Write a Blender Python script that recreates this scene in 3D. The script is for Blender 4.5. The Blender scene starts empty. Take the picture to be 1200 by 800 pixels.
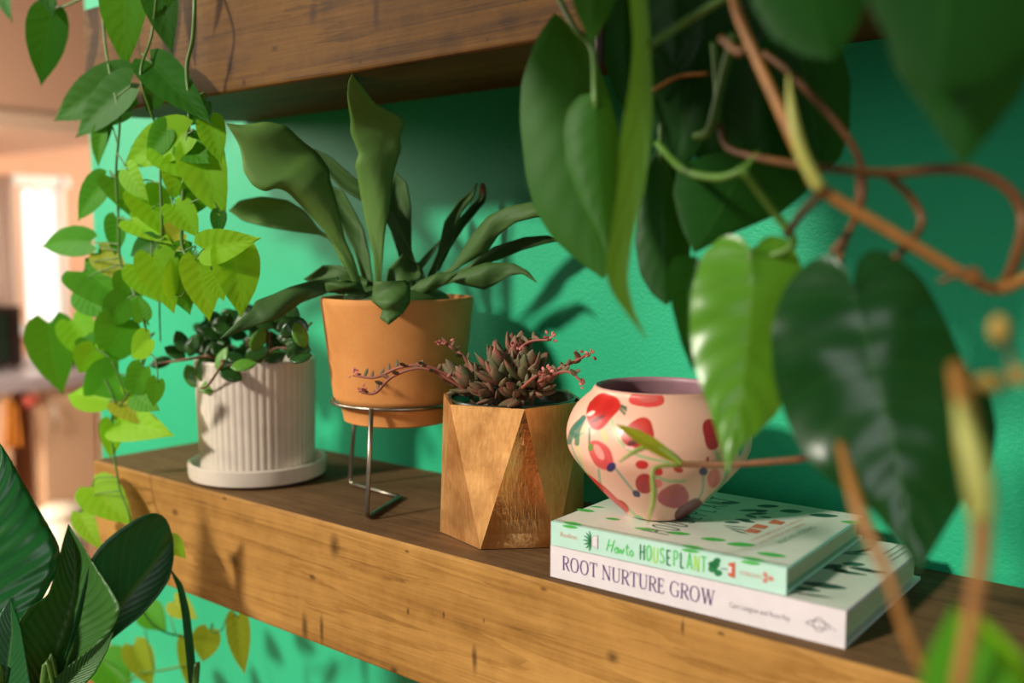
import bpy, math, random
import numpy as np
from mathutils import Vector, Matrix
PI = math.pi
random.seed(7)
rng = np.random.default_rng(7)
S = bpy.context.scene
COL = S.collection
V = Vector

# ------------------------------------------------------------------ camera maths (1200x800 frame)
F = 1167.0
CAM = V((0, 0, .25))
PITCH = math.atan(112 / F)
YAW = PI / 2 - math.atan(1430 / math.hypot(F, 112))
FW = V((-math.sin(YAW) * math.cos(PITCH), math.cos(YAW) * math.cos(PITCH), -math.sin(PITCH)))
RT = V((math.cos(YAW), math.sin(YAW), 0))
UP = RT.cross(FW)
def ray(px, py): return FW + RT * ((px - 600) / F) - UP * ((py - 400) / F)
def at(px, py, d): return CAM + ray(px, py) * d
def at_y(px, py, y):
    r = ray(px, py); return CAM + r * (y / r.y)
def at_z(px, py, z):
    r = ray(px, py); return CAM + r * ((z - CAM.z) / r.z)
def at_x(px, py, x):
    r = ray(px, py); return CAM + r * (x / r.x)
def depth(p): return (V(p) - CAM).dot(FW)
def project(p):
    v = V(p) - CAM; d = v.dot(FW)
    return 600 + F * v.dot(RT) / d, 400 - F * v.dot(UP) / d

YF, YW = .5786, .7905          # shelf front, wall face

# ------------------------------------------------------------------ materials
def lin(c):
    return tuple(((x / 255) / 12.92 if x / 255 <= .04045 else ((x / 255 + .055) / 1.055) ** 2.4) for x in c[:3]) + (1,)
MATS = {}
class NT:
    def __init__(s, name):
        s.m = bpy.data.materials.new(name); s.m.use_nodes = True
        s.t = s.m.node_tree; s.t.nodes.clear()
        s.out = s.n('ShaderNodeOutputMaterial')
        MATS[name] = s.m
    def n(s, kind, **kw):
        nd = s.t.nodes.new(kind)
        for k, v in kw.items(): setattr(nd, k, v)
        return nd
    def l(s, a, b): s.t.links.new(a, b)
    def val(s, sock, v):
        if isinstance(v, bpy.types.NodeSocket): s.l(v, sock)
        else: sock.default_value = v
    def math(s, op, a, b=0.0, c=None, clamp=False):
        nd = s.n('ShaderNodeMath', operation=op, use_clamp=clamp)
        s.val(nd.inputs[0], a); s.val(nd.inputs[1], b)
        if c is not None: s.val(nd.inputs[2], c)
        return nd.outputs[0]
    def mix(s, f, a, b, mode='MIX'):
        nd = s.n('ShaderNodeMix', data_type='RGBA', blend_type=mode)
        s.val(nd.inputs[0], f); s.val(nd.inputs[6], a); s.val(nd.inputs[7], b)
        return nd.outputs[2]
    def ramp(s, f, stops, interp='LINEAR'):
        nd = s.n('ShaderNodeValToRGB'); cr = nd.color_ramp; cr.interpolation = interp
        while len(cr.elements) < len(stops): cr.elements.new(.5)
        for e, (p, c) in zip(cr.elements, stops):
            e.position = p; e.color = c if len(c) == 4 else (*c, 1)
        s.l(f, nd.inputs[0]); return nd.outputs[0]
    def coord(s, which='Object', scale=(1, 1, 1), loc=(0, 0, 0)):
        tc = s.n('ShaderNodeTexCoord'); mp = s.n('ShaderNodeMapping')
        mp.inputs['Scale'].default_value = scale; mp.inputs['Location'].default_value = loc
        s.l(tc.outputs[which], mp.inputs[0]); return mp.outputs[0]
    def noise(s, vec, scale=1, detail=4, rough=.55, dist=0):
        nd = s.n('ShaderNodeTexNoise'); s.l(vec, nd.inputs['Vector'])
        nd.inputs['Scale'].default_value = scale; nd.inputs['Detail'].default_value = detail
        nd.inputs['Roughness'].default_value = rough; nd.inputs['Distortion'].default_value = dist
        return nd.outputs[0]
    def bump(s, h, strength=.3, dist=.001):
        nd = s.n('ShaderNodeBump'); nd.inputs['Strength'].default_value = strength
        nd.inputs['Distance'].default_value = dist; s.l(h, nd.inputs['Height']); return nd.outputs[0]
    def princ(s, color, rough=.5, metal=0., bump=None, spec=.5, coat=0., sub=0.):
        p = s.n('ShaderNodeBsdfPrincipled')
        s.val(p.inputs['Base Color'], color); s.val(p.inputs['Roughness'], rough)
        s.val(p.inputs['Metallic'], metal); s.val(p.inputs['Specular IOR Level'], spec)
        s.val(p.inputs['Coat Weight'], coat)
        if bump is not None: s.l(bump, p.inputs['Normal'])
        return p
    def end(s, sh):
        s.l(sh if isinstance(sh, bpy.types.NodeSocket) else sh.outputs[0], s.out.inputs[0]); return s.m

def plain(name, c, rough=.5, metal=0., var=.08, scale=60, bump=0., spec=.5, coat=0.):
    t = NT(name); v = t.coord(); nz = t.noise(v, scale, 4)
    a = lin(c); lo = tuple(x * (1 - var * 2) for x in a[:3]) + (1,); hi = tuple(min(1, x * (1 + var * 2)) for x in a[:3]) + (1,)
    col = t.ramp(nz, [(.3, lo), (.7, hi)])
    return t.end(t.princ(col, rough, metal, t.bump(nz, bump, .001) if bump else None, spec, coat))

MIDW = {'banana_leaf': 11., 'banana_leaf_back': 11.}
def leaf_mat(name, c, c2, rough=.38, trans=.35, vein=(150, 190, 90), veinw=.5, ribs=9, ribbump=.35, tcol=None, spec=.5):
    """Leaf blade: UV x across (0..1), UV y base->tip. Pale midrib, side veins in relief, some light passes through."""
    t = NT(name)
    tc = t.n('ShaderNodeTexCoord'); sep = t.n('ShaderNodeSeparateXYZ'); t.l(tc.outputs['UV'], sep.inputs[0])
    s = t.math('ABSOLUTE', t.math('SUBTRACT', sep.outputs[0], .5)); s = t.math('MULTIPLY', s, 2.0)
    oi = t.n('ShaderNodeObjectInfo')
    nz = t.noise(t.coord('Object', (1, 1, 1)), 45, 4)
    mixf = t.math('ADD', t.math('MULTIPLY', nz, .5), t.math('MULTIPLY', oi.outputs['Random'], .5))
    col = t.mix(mixf, lin(c), lin(c2))
    ph = t.math('SUBTRACT', sep.outputs[1], t.math('MULTIPLY', s, .22))
    wv = t.math('SINE', t.math('MULTIPLY', ph, ribs * 2 * PI))
    vn = t.math('POWER', t.math('MAXIMUM', wv, 0.0), 10.0)
    mid = t.math('SUBTRACT', 1.0, t.math('MULTIPLY', s, MIDW.get(name, 22.0)), clamp=True)
    mid = t.math('MULTIPLY', mid, veinw)
    col = t.mix(mid, col, lin(vein))
    col = t.mix(t.math('MULTIPLY', vn, veinw * .25), col, lin(vein))
    h = t.math('ADD', t.math('MULTIPLY', wv, .5), t.math('MULTIPLY', nz, .5))
    bp = t.bump(h, ribbump, .0012)
    p = t.princ(col, rough, 0, bp, spec)
    tr = t.n('ShaderNodeBsdfTranslucent')
    if tcol is None: tcol = c2
    t.val(tr.inputs[0], t.mix(.6, col, lin(tcol)))
    mx = t.n('ShaderNodeMixShader'); mx.inputs[0].default_value = trans
    t.l(p.outputs[0], mx.inputs[1]); t.l(tr.outputs[0], mx.inputs[2])
    return t.end(mx)

def wood_mat(name, dark, midc, light, knots, seed=0.0, rough=.62):
    """Stained soft wood, grain along X. knots: (x, z, rx, rz) dark marks of the timber in object space."""
    t = NT(name)
    v = t.coord('Object', (1, 1, 1), (seed, seed * .37, seed * .7))
    vs = t.n('ShaderNodeMapping'); t.l(v, vs.inputs[0]); vs.inputs['Scale'].default_value = (1.1, 26, 26)
    big = t.noise(vs.outputs[0], 1, 5, .55, .8)
    vs2 = t.n('ShaderNodeMapping'); t.l(v, vs2.inputs[0]); vs2.inputs['Scale'].default_value = (9, 420, 420)
    fib = t.noise(vs2.outputs[0], 1, 3, .6)
    vs3 = t.n('ShaderNodeMapping'); t.l(v, vs3.inputs[0]); vs3.inputs['Scale'].default_value = (2.6, 9, 9)
    blot = t.noise(vs3.outputs[0], 1, 3, .5)
    rings = t.math('FRACT', t.math('MULTIPLY', big, 7.0))
    rings = t.math('POWER', rings, 2.2)
    g = t.math('ADD', t.math('MULTIPLY', rings, -.10), t.math('ADD', t.math('MULTIPLY', fib, .26), t.math('ADD', t.math('MULTIPLY', blot, .58), t.math('MULTIPLY', t.noise(v, 34, 5, .65), .28))))
    col = t.ramp(g, [(.30, lin(dark)), (.47, lin(midc)), (.68, lin(light))])
    tc = t.n('ShaderNodeTexCoord'); sp = t.n('ShaderNodeSeparateXYZ'); t.l(tc.outputs['Object'], sp.inputs[0])
    wob = t.math('MULTIPLY', t.math('SUBTRACT', t.noise(t.coord('Object', (60, 60, 60)), 1, 3), .5), .9)
    km = None
    for (kx, kz, rx, rz) in knots:
        dx = t.math('DIVIDE', t.math('SUBTRACT', sp.outputs[0], kx), rx)
        dz = t.math('DIVIDE', t.math('SUBTRACT', sp.outputs[2], kz), rz)
        r = t.math('SQRT', t.math('ADD', t.math('MULTIPLY', dx, dx), t.math('MULTIPLY', dz, dz)))
        r = t.math('ADD', r, wob)
        k = t.math('SUBTRACT', 1.25, r, clamp=True)
        km = k if km is None else t.math('MAXIMUM', km, k)
    if km is not None:
        col = t.mix(t.math('MULTIPLY', km, .72), col, lin((48, 28, 14)))
    h = t.math('ADD', t.math('MULTIPLY', fib, .6), t.math('MULTIPLY', rings, .5))
    return t.end(t.princ(col, rough, 0, t.bump(h, .2, .0008), .14))

# ------------------------------------------------------------------ mesh helpers
class MB:
    def __init__(s): s.v = []; s.f = []; s.mi = []; s.uv = []
    def add(s, verts, faces, mat=0, uvs=None):
        o = len(s.v); s.v += [V(p) for p in verts]
        s.uv += list(uvs) if uvs is not None else [(0, 0)] * len(verts)
        for q in faces: s.f.append(tuple(i + o for i in q)); s.mi.append(mat)
        return s
    def build(s, name, mats, parent=None, smooth=True, loc=None, sharp=None):
        me = bpy.data.meshes.new(name)
        off = parent.location if parent is not None and loc is None else (loc if loc is not None else V((0, 0, 0)))
        if parent is not None and parent.parent is not None: off = WORLD[parent.name]
        off = V(off)
        me.from_pydata([tuple(p - off) for p in s.v], [], s.f)
        for m in (mats if isinstance(mats, (list, tuple)) else [mats]): me.materials.append(MATS[m])
        me.polygons.foreach_set('material_index', s.mi)
        me.polygons.foreach_set('use_smooth', [smooth] * len(s.f))
        ul = me.uv_layers.new(name='UVMap')
        li = np.zeros(len(me.loops), dtype=np.int32); me.loops.foreach_get('vertex_index', li)
        ul.data.foreach_set('uv', np.array(s.uv, dtype=np.float32)[li].ravel())
        me.update()
        o = bpy.data.objects.new(name, me); COL.objects.link(o)
        if parent is not None:
            o.parent = parent
        else: o.location = off
        WORLD[o.name] = off.copy()
        if sharp is not None:
            try: me.set_sharp_from_angle(angle=math.radians(sharp))
            except Exception: pass
        return o
WORLD = {}
def thing(name, label, cat, loc, group=None):
    o = bpy.data.objects.new(name, None); COL.objects.link(o); o.location = loc
    o.empty_display_size = .02; o['label'] = label; o['category'] = cat
    if group: o['group'] = group
    WORLD[o.name] = V(loc); return o
def tag(o, label, cat, group=None):
    o['label'] = label; o['category'] = cat
    if group: o['group'] = group
    return o
def structure(o): o['kind'] = 'structure'; return o
def bevel(o, w=.002, seg=2, ang=40):
    b = o.modifiers.new('bevel', 'BEVEL'); b.width = w; b.segments = seg; b.limit_method = 'ANGLE'; b.angle_limit = math.radians(ang)
    b.harden_normals = False; return o
def solid(o, t=.001, offset=-1):
    m = o.modifiers.new('thick', 'SOLIDIFY'); m.thickness = t; m.offset = offset; return o
def subsurf(o, n=1):
    m = o.modifiers.new('sub', 'SUBSURF'); m.levels = n; m.render_levels = n; return o

def box(mb, lo, hi, mat=0):
    x0, y0, z0 = lo; x1, y1, z1 = hi
    vs = [(x0, y0, z0), (x1, y0, z0), (x1, y1, z0), (x0, y1, z0), (x0, y0, z1), (x1, y0, z1), (x1, y1, z1), (x0, y1, z1)]
    return mb.add(vs, [(0, 3, 2, 1), (4, 5, 6, 7), (0, 1, 5, 4), (1, 2, 6, 5), (2, 3, 7, 6), (3, 0, 4, 7)], mat)
def obox(mb, o, u, v, w, mat=0):
    """box from corner o along the three edge vectors"""
    vs = [o, o + u, o + u + v, o + v, o + w, o + u + w, o + u + v + w, o + v + w]
    return mb.add(vs, [(0, 3, 2, 1), (4, 5, 6, 7), (0, 1, 5, 4), (1, 2, 6, 5), (2, 3, 7, 6), (3, 0, 4, 7)], mat)
def spline(pts, n=6):
    P = [np.array(p, dtype=float) for p in pts]
    if len(P) < 3: return [P[0] + (P[-1] - P[0]) * i / n for i in range(n + 1)]
    P = [2 * P[0] - P[1]] + P + [2 * P[-1] - P[-2]]
    out = []
    for i in range(1, len(P) - 2):
        a, b, c, d = P[i - 1:i + 3]
        for k in range(n):
            t = k / n
            out.append(.5 * (2 * b + (c - a) * t + (2 * a - 5 * b + 4 * c - d) * t * t + (3 * b - a - 3 * c + d) * t ** 3))
    out.append(P[-2]); return out
def tube(mb, pts, rad, nseg=8, n=6, mat=0, smooth=True):
    """round stem through pts; rad a number or one radius per point"""
    r = [rad] * len(pts) if not hasattr(rad, '__len__') else list(rad)
    q = [(*p, rr) for p, rr in zip(pts, r)]
    C = spline(q, n) if smooth else [np.array(x) for x in q]
    c = [V(x[:3]) for x in C]; rr = [max(1e-5, x[3]) for x in C]
    tg = [(c[min(i + 1, len(c) - 1)] - c[max(i - 1, 0)]).normalized() for i in range(len(c))]
    u = tg[0].orthogonal().normalized(); vs = []; fs = []; uv = []
    for i in range(len(c)):
        u = (u - tg[i] * u.dot(tg[i])).normalized(); w = tg[i].cross(u)
        for k in range(nseg):
            a = 2 * PI * k / nseg
            vs.append(c[i] + (u * math.cos(a) + w * math.sin(a)) * rr[i]); uv.append((k / nseg, i / len(c)))
    for i in range(len(c) - 1):
        for k in range(nseg):
            k2 = (k + 1) % nseg
            fs.append((i * nseg + k, i * nseg + k2, (i + 1) * nseg + k2, (i + 1) * nseg + k))
    fs.append(tuple(range(nseg - 1, -1, -1))); fs.append(tuple(range((len(c) - 1) * nseg, len(c) * nseg)))
    mb.add(vs, fs, mat, uv); return c
def lathe(mb, prof, cen, n=64, mat=0, a0=0., wave=None):
    """prof: (r, z) points; wave(theta, r, z) -> radius"""
    cx, cy, cz = cen; vs = []; uv = []; m = len(prof)
    for k in range(n):
        a = a0 + 2 * PI * k / n
        for i, (r, z) in enumerate(prof):
            r2 = wave(a, r, z) if wave else r
            vs.append((cx + r2 * math.cos(a), cy + r2 * math.sin(a), cz + z)); uv.append((k / n, i / m))
    fs = []
    for k in range(n):
        k2 = (k + 1) % n
        for i in range(m - 1): fs.append((k * m + i, k2 * m + i, k2 * m + i + 1, k * m + i + 1))
    mb.add(vs, fs, mat, uv); return mb
def blob(mb, c, ax, n=10, m=7, mat=0, jit=0.):
    """ellipsoid: ax = three half-axis vectors"""
    vs = []; fs = []
    for i in range(m + 1):
        t = PI * i / m
        for k in range(n):
            a = 2 * PI * k / n; j = 1 + jit * (random.random() - .5)
            vs.append(V(c) + ax[0] * (math.sin(t) * math.cos(a) * j) + ax[1] * (math.sin(t) * math.sin(a) * j) + ax[2] * math.cos(t))
    for i in range(m):
        for k in range(n): fs.append((i * n + k, (i + 1) * n + k, (i + 1) * n + (k + 1) % n, i * n + (k + 1) % n))
    mb.add(vs, fs, mat); return mb

PROF = {
    'heart': ([0, .04, .12, .26, .45, .65, .82, .93, 1], [.40, .70, .92, 1, .90, .64, .32, .10, 0], .13),
    'oval': ([0, .06, .18, .38, .6, .8, .92, .98, 1], [.05, .40, .75, 1, .98, .75, .45, .2, 0], 0.),
    'lance': ([0, .05, .2, .45, .7, .88, .96, 1], [.12, .34, .75, 1, .82, .42, .16, 0], 0.),
    'banana': ([0, .05, .15, .4, .7, .88, .96, 1], [.10, .45, .78, 1, .92, .58, .25, 0], .02),
}
def leaf(mb, base, tip, W, nrm, prof='heart', fold=.25, bend=.08, curl=0., wav=0., nu=16, nv=8, mat=0, side=0.):
    """blade from base to tip; width W; nrm = direction its upper face looks; fold = V of the two halves,
    bend = droop of the tip, curl = edges rolled back, wav = wavy margin, side = sideways sweep of the midrib"""
    base = V(base); tip = V(tip); a = tip - base; L = a.length; a.normalize()
    nrm = V(nrm); nrm = (nrm - a * nrm.dot(a)).normalized(); s = a.cross(nrm)
    pt, pw, lobe = PROF[prof]; vs = []; fs = []; uv = []
    for i in range(nu + 1):
        t = (i / nu) ** 1.1; w = float(np.interp(t, pt, pw)) * W / 2
        for j in range(nv + 1):
            q = -1 + 2 * j / nv; aq = abs(q)
            y = t * L - lobe * L * (aq ** 1.2) * (1 - t) ** 3
            x = q * w + side * L * math.sin(PI * t)
            z = fold * aq * w - bend * L * (t * t - t * .35) - curl * W * q * q * .5 + wav * W * math.sin(t * 15 + q) * q * q
            vs.append(base + a * y + s * x + nrm * z); uv.append((q * .5 + .5, t))
    for i in range(nu):
        for j in range(nv):
            k = i * (nv + 1) + j; fs.append((k, k + 1, k + nv + 2, k + nv + 1))
    mb.add(vs, fs, mat, uv); return mb
def facing(p, axis, roll=0., tilt=0.):
    """a normal that looks from p to the camera side, turned by roll (deg) about the leaf axis"""
    n = (CAM - V(p)); ax = V(axis).normalized(); n = (n - ax * n.dot(ax)).normalized()
    return Matrix.Rotation(math.radians(roll), 3, ax) @ n

# ------------------------------------------------------------------ text and strokes
def text_geo(txt, font_h=1.0, sx=1.0, space=1.0):
    cu = bpy.data.curves.new('t', 'FONT'); cu.body = txt; cu.size = 1; cu.space_character = space; cu.resolution_u = 3
    ob = bpy.data.objects.new('t', cu); me = bpy.data.meshes.new_from_object(ob)
    vs = [tuple(v.co) for v in me.vertices]; fs = [tuple(p.vertices) for p in me.polygons]
    bpy.data.objects.remove(ob); bpy.data.curves.remove(cu); bpy.data.meshes.remove(me)
    xs = [v[0] for v in vs]; x0 = min(xs)
    k = font_h / .69
    return [((v[0] - x0) * k * sx, v[1] * k) for v in vs], fs
def lay(mb, pts, faces, o, u, v, n, mat, lift=.00015):
    mb.add([o + u * p[0] + v * p[1] + n * lift for p in pts], faces, mat)
def put_text(mb, txt, o, u, v, n, h, width, mat, space=1.0):
    pts, fs = text_geo(txt, h, 1, space); w = max(p[0] for p in pts); k = width / w
    lay(mb, [(p[0] * k, p[1]) for p in pts], fs, o, u, v, n, mat)
def stroke(pts, wid, n=5):
    """flat ribbon through 2-D points -> (verts, faces)"""
    w = [wid] * len(pts) if not hasattr(wid, '__len__') else list(wid)
    C = spline([(p[0], p[1], ww) for p, ww in zip(pts, w)], n) if len(pts) > 2 else [np.array((*p, ww)) for p, ww in zip(pts, w)]
    vs = []; fs = []
    for i, c in enumerate(C):
        a = C[max(i - 1, 0)]; b = C[min(i + 1, len(C) - 1)]; d = np.array([b[0] - a[0], b[1] - a[1]]); d /= (np.hypot(*d) + 1e-9)
        nx, ny = -d[1] * c[2] / 2, d[0] * c[2] / 2
        vs += [(c[0] + nx, c[1] + ny), (c[0] - nx, c[1] - ny)]
    for i in range(len(C) - 1): fs.append((2 * i, 2 * i + 1, 2 * i + 3, 2 * i + 2))
    return vs, fs
def disc(cx, cy, rx, ry, rot=0., n=18, pointy=0.):
    c, s = math.cos(rot), math.sin(rot); out = []
    for k in range(n):
        a = 2 * PI * k / n; x = rx * math.cos(a); y = ry * math.sin(a) * (1 - pointy * abs(math.cos(a)) ** 2)
        out.append((cx + x * c - y * s, cy + x * s + y * c))
    return out, [tuple(range(n))]
TK, TN, SW = .13, .06, .05
SERIF = {   # (advance, [(points, widths)])
 'R': (.74, [([(.14, 0), (.14, 1)], TK), ([(.14, .97), (.38, .97), (.56, .88), (.6, .74), (.54, .58), (.38, .5), (.14, .5)], [TN, TN, .09, .13, .1, TN, TN]), ([(.34, .5), (.5, .25), (.66, .02)], TK), ([(.02, .02), (.27, .02)], SW), ([(.02, .98), (.2, .98)], SW), ([(.6, .02), (.78, .02)], SW)]),
 'O': (.92, [([(.44, .985), (.2, .88), (.09, .5), (.2, .12), (.44, .015), (.68, .12), (.79, .5), (.68, .88), (.44, .985)], [TN, .09, .13, .09, TN, .09, .13, .09, TN])]),
 'T': (.76, [([(.37, 0), (.37, 1)], TK), ([(.03, .97), (.71, .97)], TN), ([(.045, .97), (.03, .76)], SW), ([(.695, .97), (.71, .76)], SW), ([(.24, .02), (.5, .02)], SW)]),
 'N': (.90, [([(.16, 0), (.16, .98)], TN), ([(.14, .99), (.74, .02)], TK), ([(.74, .02), (.74, 1)], TN), ([(.04, .02), (.28, .02)], SW), ([(.02, .98), (.2, .98)], SW), ([(.62, .98), (.86, .98)], SW)]),
 'U': (.86, [([(.16, 1), (.16, .35), (.24, .08), (.43, .02), (.62, .1), (.69, .36), (.69, 1)], [TK, TK, .1, TN, TN, TN, TN]), ([(.03, .98), (.29, .98)], SW), ([(.57, .98), (.81, .98)], SW)]),
 'E': (.66, [([(.14, 0), (.14, 1)], TK), ([(.02, .97), (.54, .97)], TN), ([(.02, .025), (.57, .025)], TN), ([(.14, .52), (.43, .52)], TN), ([(.54, .98), (.54, .78)], SW), ([(.57, .02), (.59, .23)], SW), ([(.43, .62), (.43, .42)], SW)]),
 'G': (.88, [([(.74, .8), (.62, .94), (.44, .985), (.2, .88), (.09, .5), (.2, .12), (.46, .015), (.64, .06), (.72, .14)], [TN, TN, TN, .09, .13, .09, TN, TN, TN]), ([(.72, .05), (.72, .42)], .11), ([(.56, .42), (.84, .42)], SW), ([(.745, .95), (.745, .74)], SW)]),
 'W': (1.16, [([(.12, .99), (.36, .01)], TK), ([(.36, .01), (.58, .97)], TN), ([(.56, .99), (.8, .01)], TK), ([(.8, .01), (1.03, .98)], TN), ([(.0, .98), (.26, .98)], SW), ([(.46, .98), (.68, .98)], SW), ([(.92, .98), (1.14, .98)], SW)]),
}
def serif_text(txt, h, width):
    x = 0.; V2 = []; F2 = []
    for ch in txt:
        if ch == ' ': x += .36; continue
        adv, st = SERIF[ch]
        for pts, w in st:
            vs, fs = stroke([(p[0] + x, p[1]) for p in pts], w, 6)
            o = len(V2); V2 += vs; F2 += [tuple(i + o for i in q) for q in fs]
        x += adv + .03
    k = width / x
    return [(p[0] * k, p[1] * h) for p in V2], F2
# tall wobbly hand-drawn capitals
HAND = {
 'H': [[(.1, 0), (.1, 1)], [(.6, 0), (.6, 1)], [(.1, .52), (.6, .52)]],
 'O': [[(.35, .98), (.12, .8), (.08, .4), (.2, .05), (.42, .02), (.6, .25), (.62, .65), (.5, .93), (.35, .98)]],
 'U': [[(.1, 1), (.1, .3), (.2, .03), (.45, .03), (.58, .3), (.58, 1)]],
 'S': [[(.58, .85), (.42, .98), (.18, .9), (.13, .7), (.35, .52), (.56, .35), (.52, .1), (.3, .02), (.08, .14)]],
 'E': [[(.12, 0), (.12, 1)], [(.12, .97), (.55, .97)], [(.12, .5), (.48, .5)], [(.12, .03), (.57, .03)]],
 'P': [[(.12, 0), (.12, 1)], [(.12, .97), (.42, .97), (.58, .8), (.54, .58), (.36, .48), (.12, .48)]],
 'L': [[(.12, 1), (.12, 0)], [(.12, .03), (.55, .03)]],
 'A': [[(.05, 0), (.34, 1)], [(.34, 1), (.65, 0)], [(.17, .32), (.54, .32)]],
 'N': [[(.1, 0), (.1, 1)], [(.1, 1), (.58, 0)], [(.58, 0), (.58, 1)]],
 'T': [[(.34, 0), (.34, 1)], [(.03, .97), (.66, .97)]],
}
def new_objs_leaf(parent, m, *a, thick=0, name='leaf', **k):
    mb = MB(); leaf(mb, *a, **k); o = mb.build(name, m, parent)
    if thick: solid(o, thick)
    return o

# ================================================================== MATERIAL SET
def px_knots(lst, org):
    out = []
    for (px, py, rx, rz) in lst:
        p = at_y(px, py, YF); out.append((p.x - org[0], p.z - org[2], rx, rz))
    return out
LO = V((-1.1122, YF, -.12)); UO = V((-1.0965, YF, .396))
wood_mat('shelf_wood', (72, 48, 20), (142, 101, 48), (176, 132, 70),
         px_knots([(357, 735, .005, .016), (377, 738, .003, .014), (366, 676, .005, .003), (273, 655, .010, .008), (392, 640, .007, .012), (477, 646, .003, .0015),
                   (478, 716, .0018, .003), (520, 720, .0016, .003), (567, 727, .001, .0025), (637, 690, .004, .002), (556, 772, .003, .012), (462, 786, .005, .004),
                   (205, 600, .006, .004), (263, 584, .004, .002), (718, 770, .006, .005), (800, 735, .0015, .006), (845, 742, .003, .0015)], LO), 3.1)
wood_mat('shelf_top_shaded', (58, 42, 28), (92, 68, 44), (118, 90, 60), [], 5.2, .75)  # same timber, top face coloured darker for the grazing light
wood_mat('upper_shelf_wood_shaded', (46, 28, 8), (86, 56, 15), (112, 77, 25),
         px_knots([(367, 15, .006, .009), (441, 12, .004, .016), (322, 57, .005, .003), (422, 73, .002, .002), (571, 46, .002, .002), (270, 78, .006, .014), (286, 97, .003, .004), (200, 60, .01, .02)], UO), 8.3)  # darker copy of the shelf wood, weaker light put into its colour

t = NT('wall_paint')
v = t.coord('Object', (1, 1, 1)); n1 = t.noise(v, 700, 2, .5); n2 = t.noise(v, 300, 2, .5); n3 = t.noise(v, 3, 3)
col = t.ramp(n3, [(.3, lin((34, 162, 116))), (.7, lin((44, 178, 130)))])
t.end(t.princ(col, .42, 0, t.bump(t.math('ADD', t.math('MULTIPLY', n1, .45), t.math('MULTIPLY', n2, .7)), .42, .0016), .3))

plain('peach_paint', (226, 176, 142), .8, var=.02, scale=2)
plain('trim_paint', (232, 196, 164), .7, var=.02)
plain('far_wood', (120, 78, 50), .6, var=.06)
plain('cabinet_paint', (222, 182, 144), .55, var=.02)
plain('counter_stone', (176, 160, 160), .3, var=.05)
plain('dark_appliance', (52, 36, 30), .4)
plain('curtain_cloth', (228, 202, 184), .9, var=.03)
plain('window_white', (240, 238, 228), .4, var=.01)
plain('towel_orange', (206, 124, 40), .9)
plain('mitt_red', (214, 96, 80), .9)
plain('bin_white', (226, 206, 180), .5, var=.02)
plain('floor_wood', (170, 104, 60), .5, var=.1, scale=8)
t = NT('daylight_glass'); e = t.n('ShaderNodeEmission'); e.inputs[0].default_value = (1, .95, .86, 1); e.inputs[1].default_value = 1.7; t.end(e)

plain('white_glaze', (216, 204, 190), .32, var=.035, scale=40, spec=.5)
plain('potting_soil', (38, 28, 20), .95, var=.25, scale=300, bump=.9)
t = NT('terracotta'); v = t.coord(); n1 = t.noise(v, 14, 4, .6); n2 = t.noise(v, 300, 3)
col = t.ramp(t.math('ADD', t.math('MULTIPLY', n1, .8), t.math('MULTIPLY', n2, .2)), [(.3, lin((200, 132, 70))), (.7, lin((220, 154, 88)))])
t.end(t.princ(col, .75, 0, t.bump(n2, .12, .0006), .3))
plain('stand_metal', (150, 142, 128), .34, 1.0, var=.05)
def copper(name, r0, r1, bs):
    t = NT(name); v = t.coord('Object', (60, 60, 14)); n1 = t.noise(v, 6, 5, .6, .4); n2 = t.noise(t.coord(), 30, 4)
    col = t.ramp(t.math('ADD', t.math('MULTIPLY', n1, .5), t.math('MULTIPLY', n2, .5)), [(.3, lin((206, 142, 80))), (.7, lin((244, 194, 128)))])
    rg = t.math('ADD', t.math('MULTIPLY', n2, r1), r0)
    t.end(t.princ(col, rg, .95, t.bump(t.math('ADD', t.math('MULTIPLY', n1, .4), t.math('MULTIPLY', n2, .9)), bs, .0015)))
copper('brushed_copper', .36, .3, .3)
copper('polished_copper', .08, .22, .8)
plain('dark_liner', (34, 44, 32), .25)

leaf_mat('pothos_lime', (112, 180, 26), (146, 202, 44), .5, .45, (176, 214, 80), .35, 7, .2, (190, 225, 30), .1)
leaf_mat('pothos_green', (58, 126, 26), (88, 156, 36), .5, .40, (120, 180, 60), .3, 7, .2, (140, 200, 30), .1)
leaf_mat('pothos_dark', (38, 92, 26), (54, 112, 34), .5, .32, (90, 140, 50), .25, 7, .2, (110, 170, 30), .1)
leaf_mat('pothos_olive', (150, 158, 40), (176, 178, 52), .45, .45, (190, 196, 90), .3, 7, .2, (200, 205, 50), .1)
leaf_mat('philo_dark', (20, 60, 20), (30, 76, 24), .42, .2, (70, 120, 46), .3, 7, .06, (80, 150, 24), .2)
leaf_mat('philo_mid', (40, 92, 24), (56, 110, 28), .5, .25, (84, 136, 44), .2, 7, .12, (110, 170, 30), .22)
leaf_mat('philo_gloss', (18, 58, 24), (26, 74, 30), .27, .18, (70, 120, 46), .3, 8, .42, (80, 150, 24), .55)
leaf_mat('philo_bright', (84, 146, 34), (104, 164, 46), .3, .36, (150, 190, 90), .3, 8, .42, (150, 205, 50), .6)
leaf_mat('philo_lime', (72, 120, 36), (88, 136, 42), .4, .45, (140, 180, 80), .3, 6, .2, (130, 175, 45), .25)
leaf_mat('banana_leaf_ribbed', (20, 94, 42), (32, 114, 48), .28, .2, (96, 150, 70), .45, 15, .55, (70, 150, 30), .6)
leaf_mat('banana_leaf', (20, 88, 38), (34, 108, 46), .34, .2, (110, 160, 80), .55, 15, .08, (70, 150, 30), .5)
leaf_mat('banana_leaf_back', (40, 92, 34), (66, 118, 44), .42, .25, (120, 160, 80), .4, 17, .5, (110, 170, 40), .4)
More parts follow.
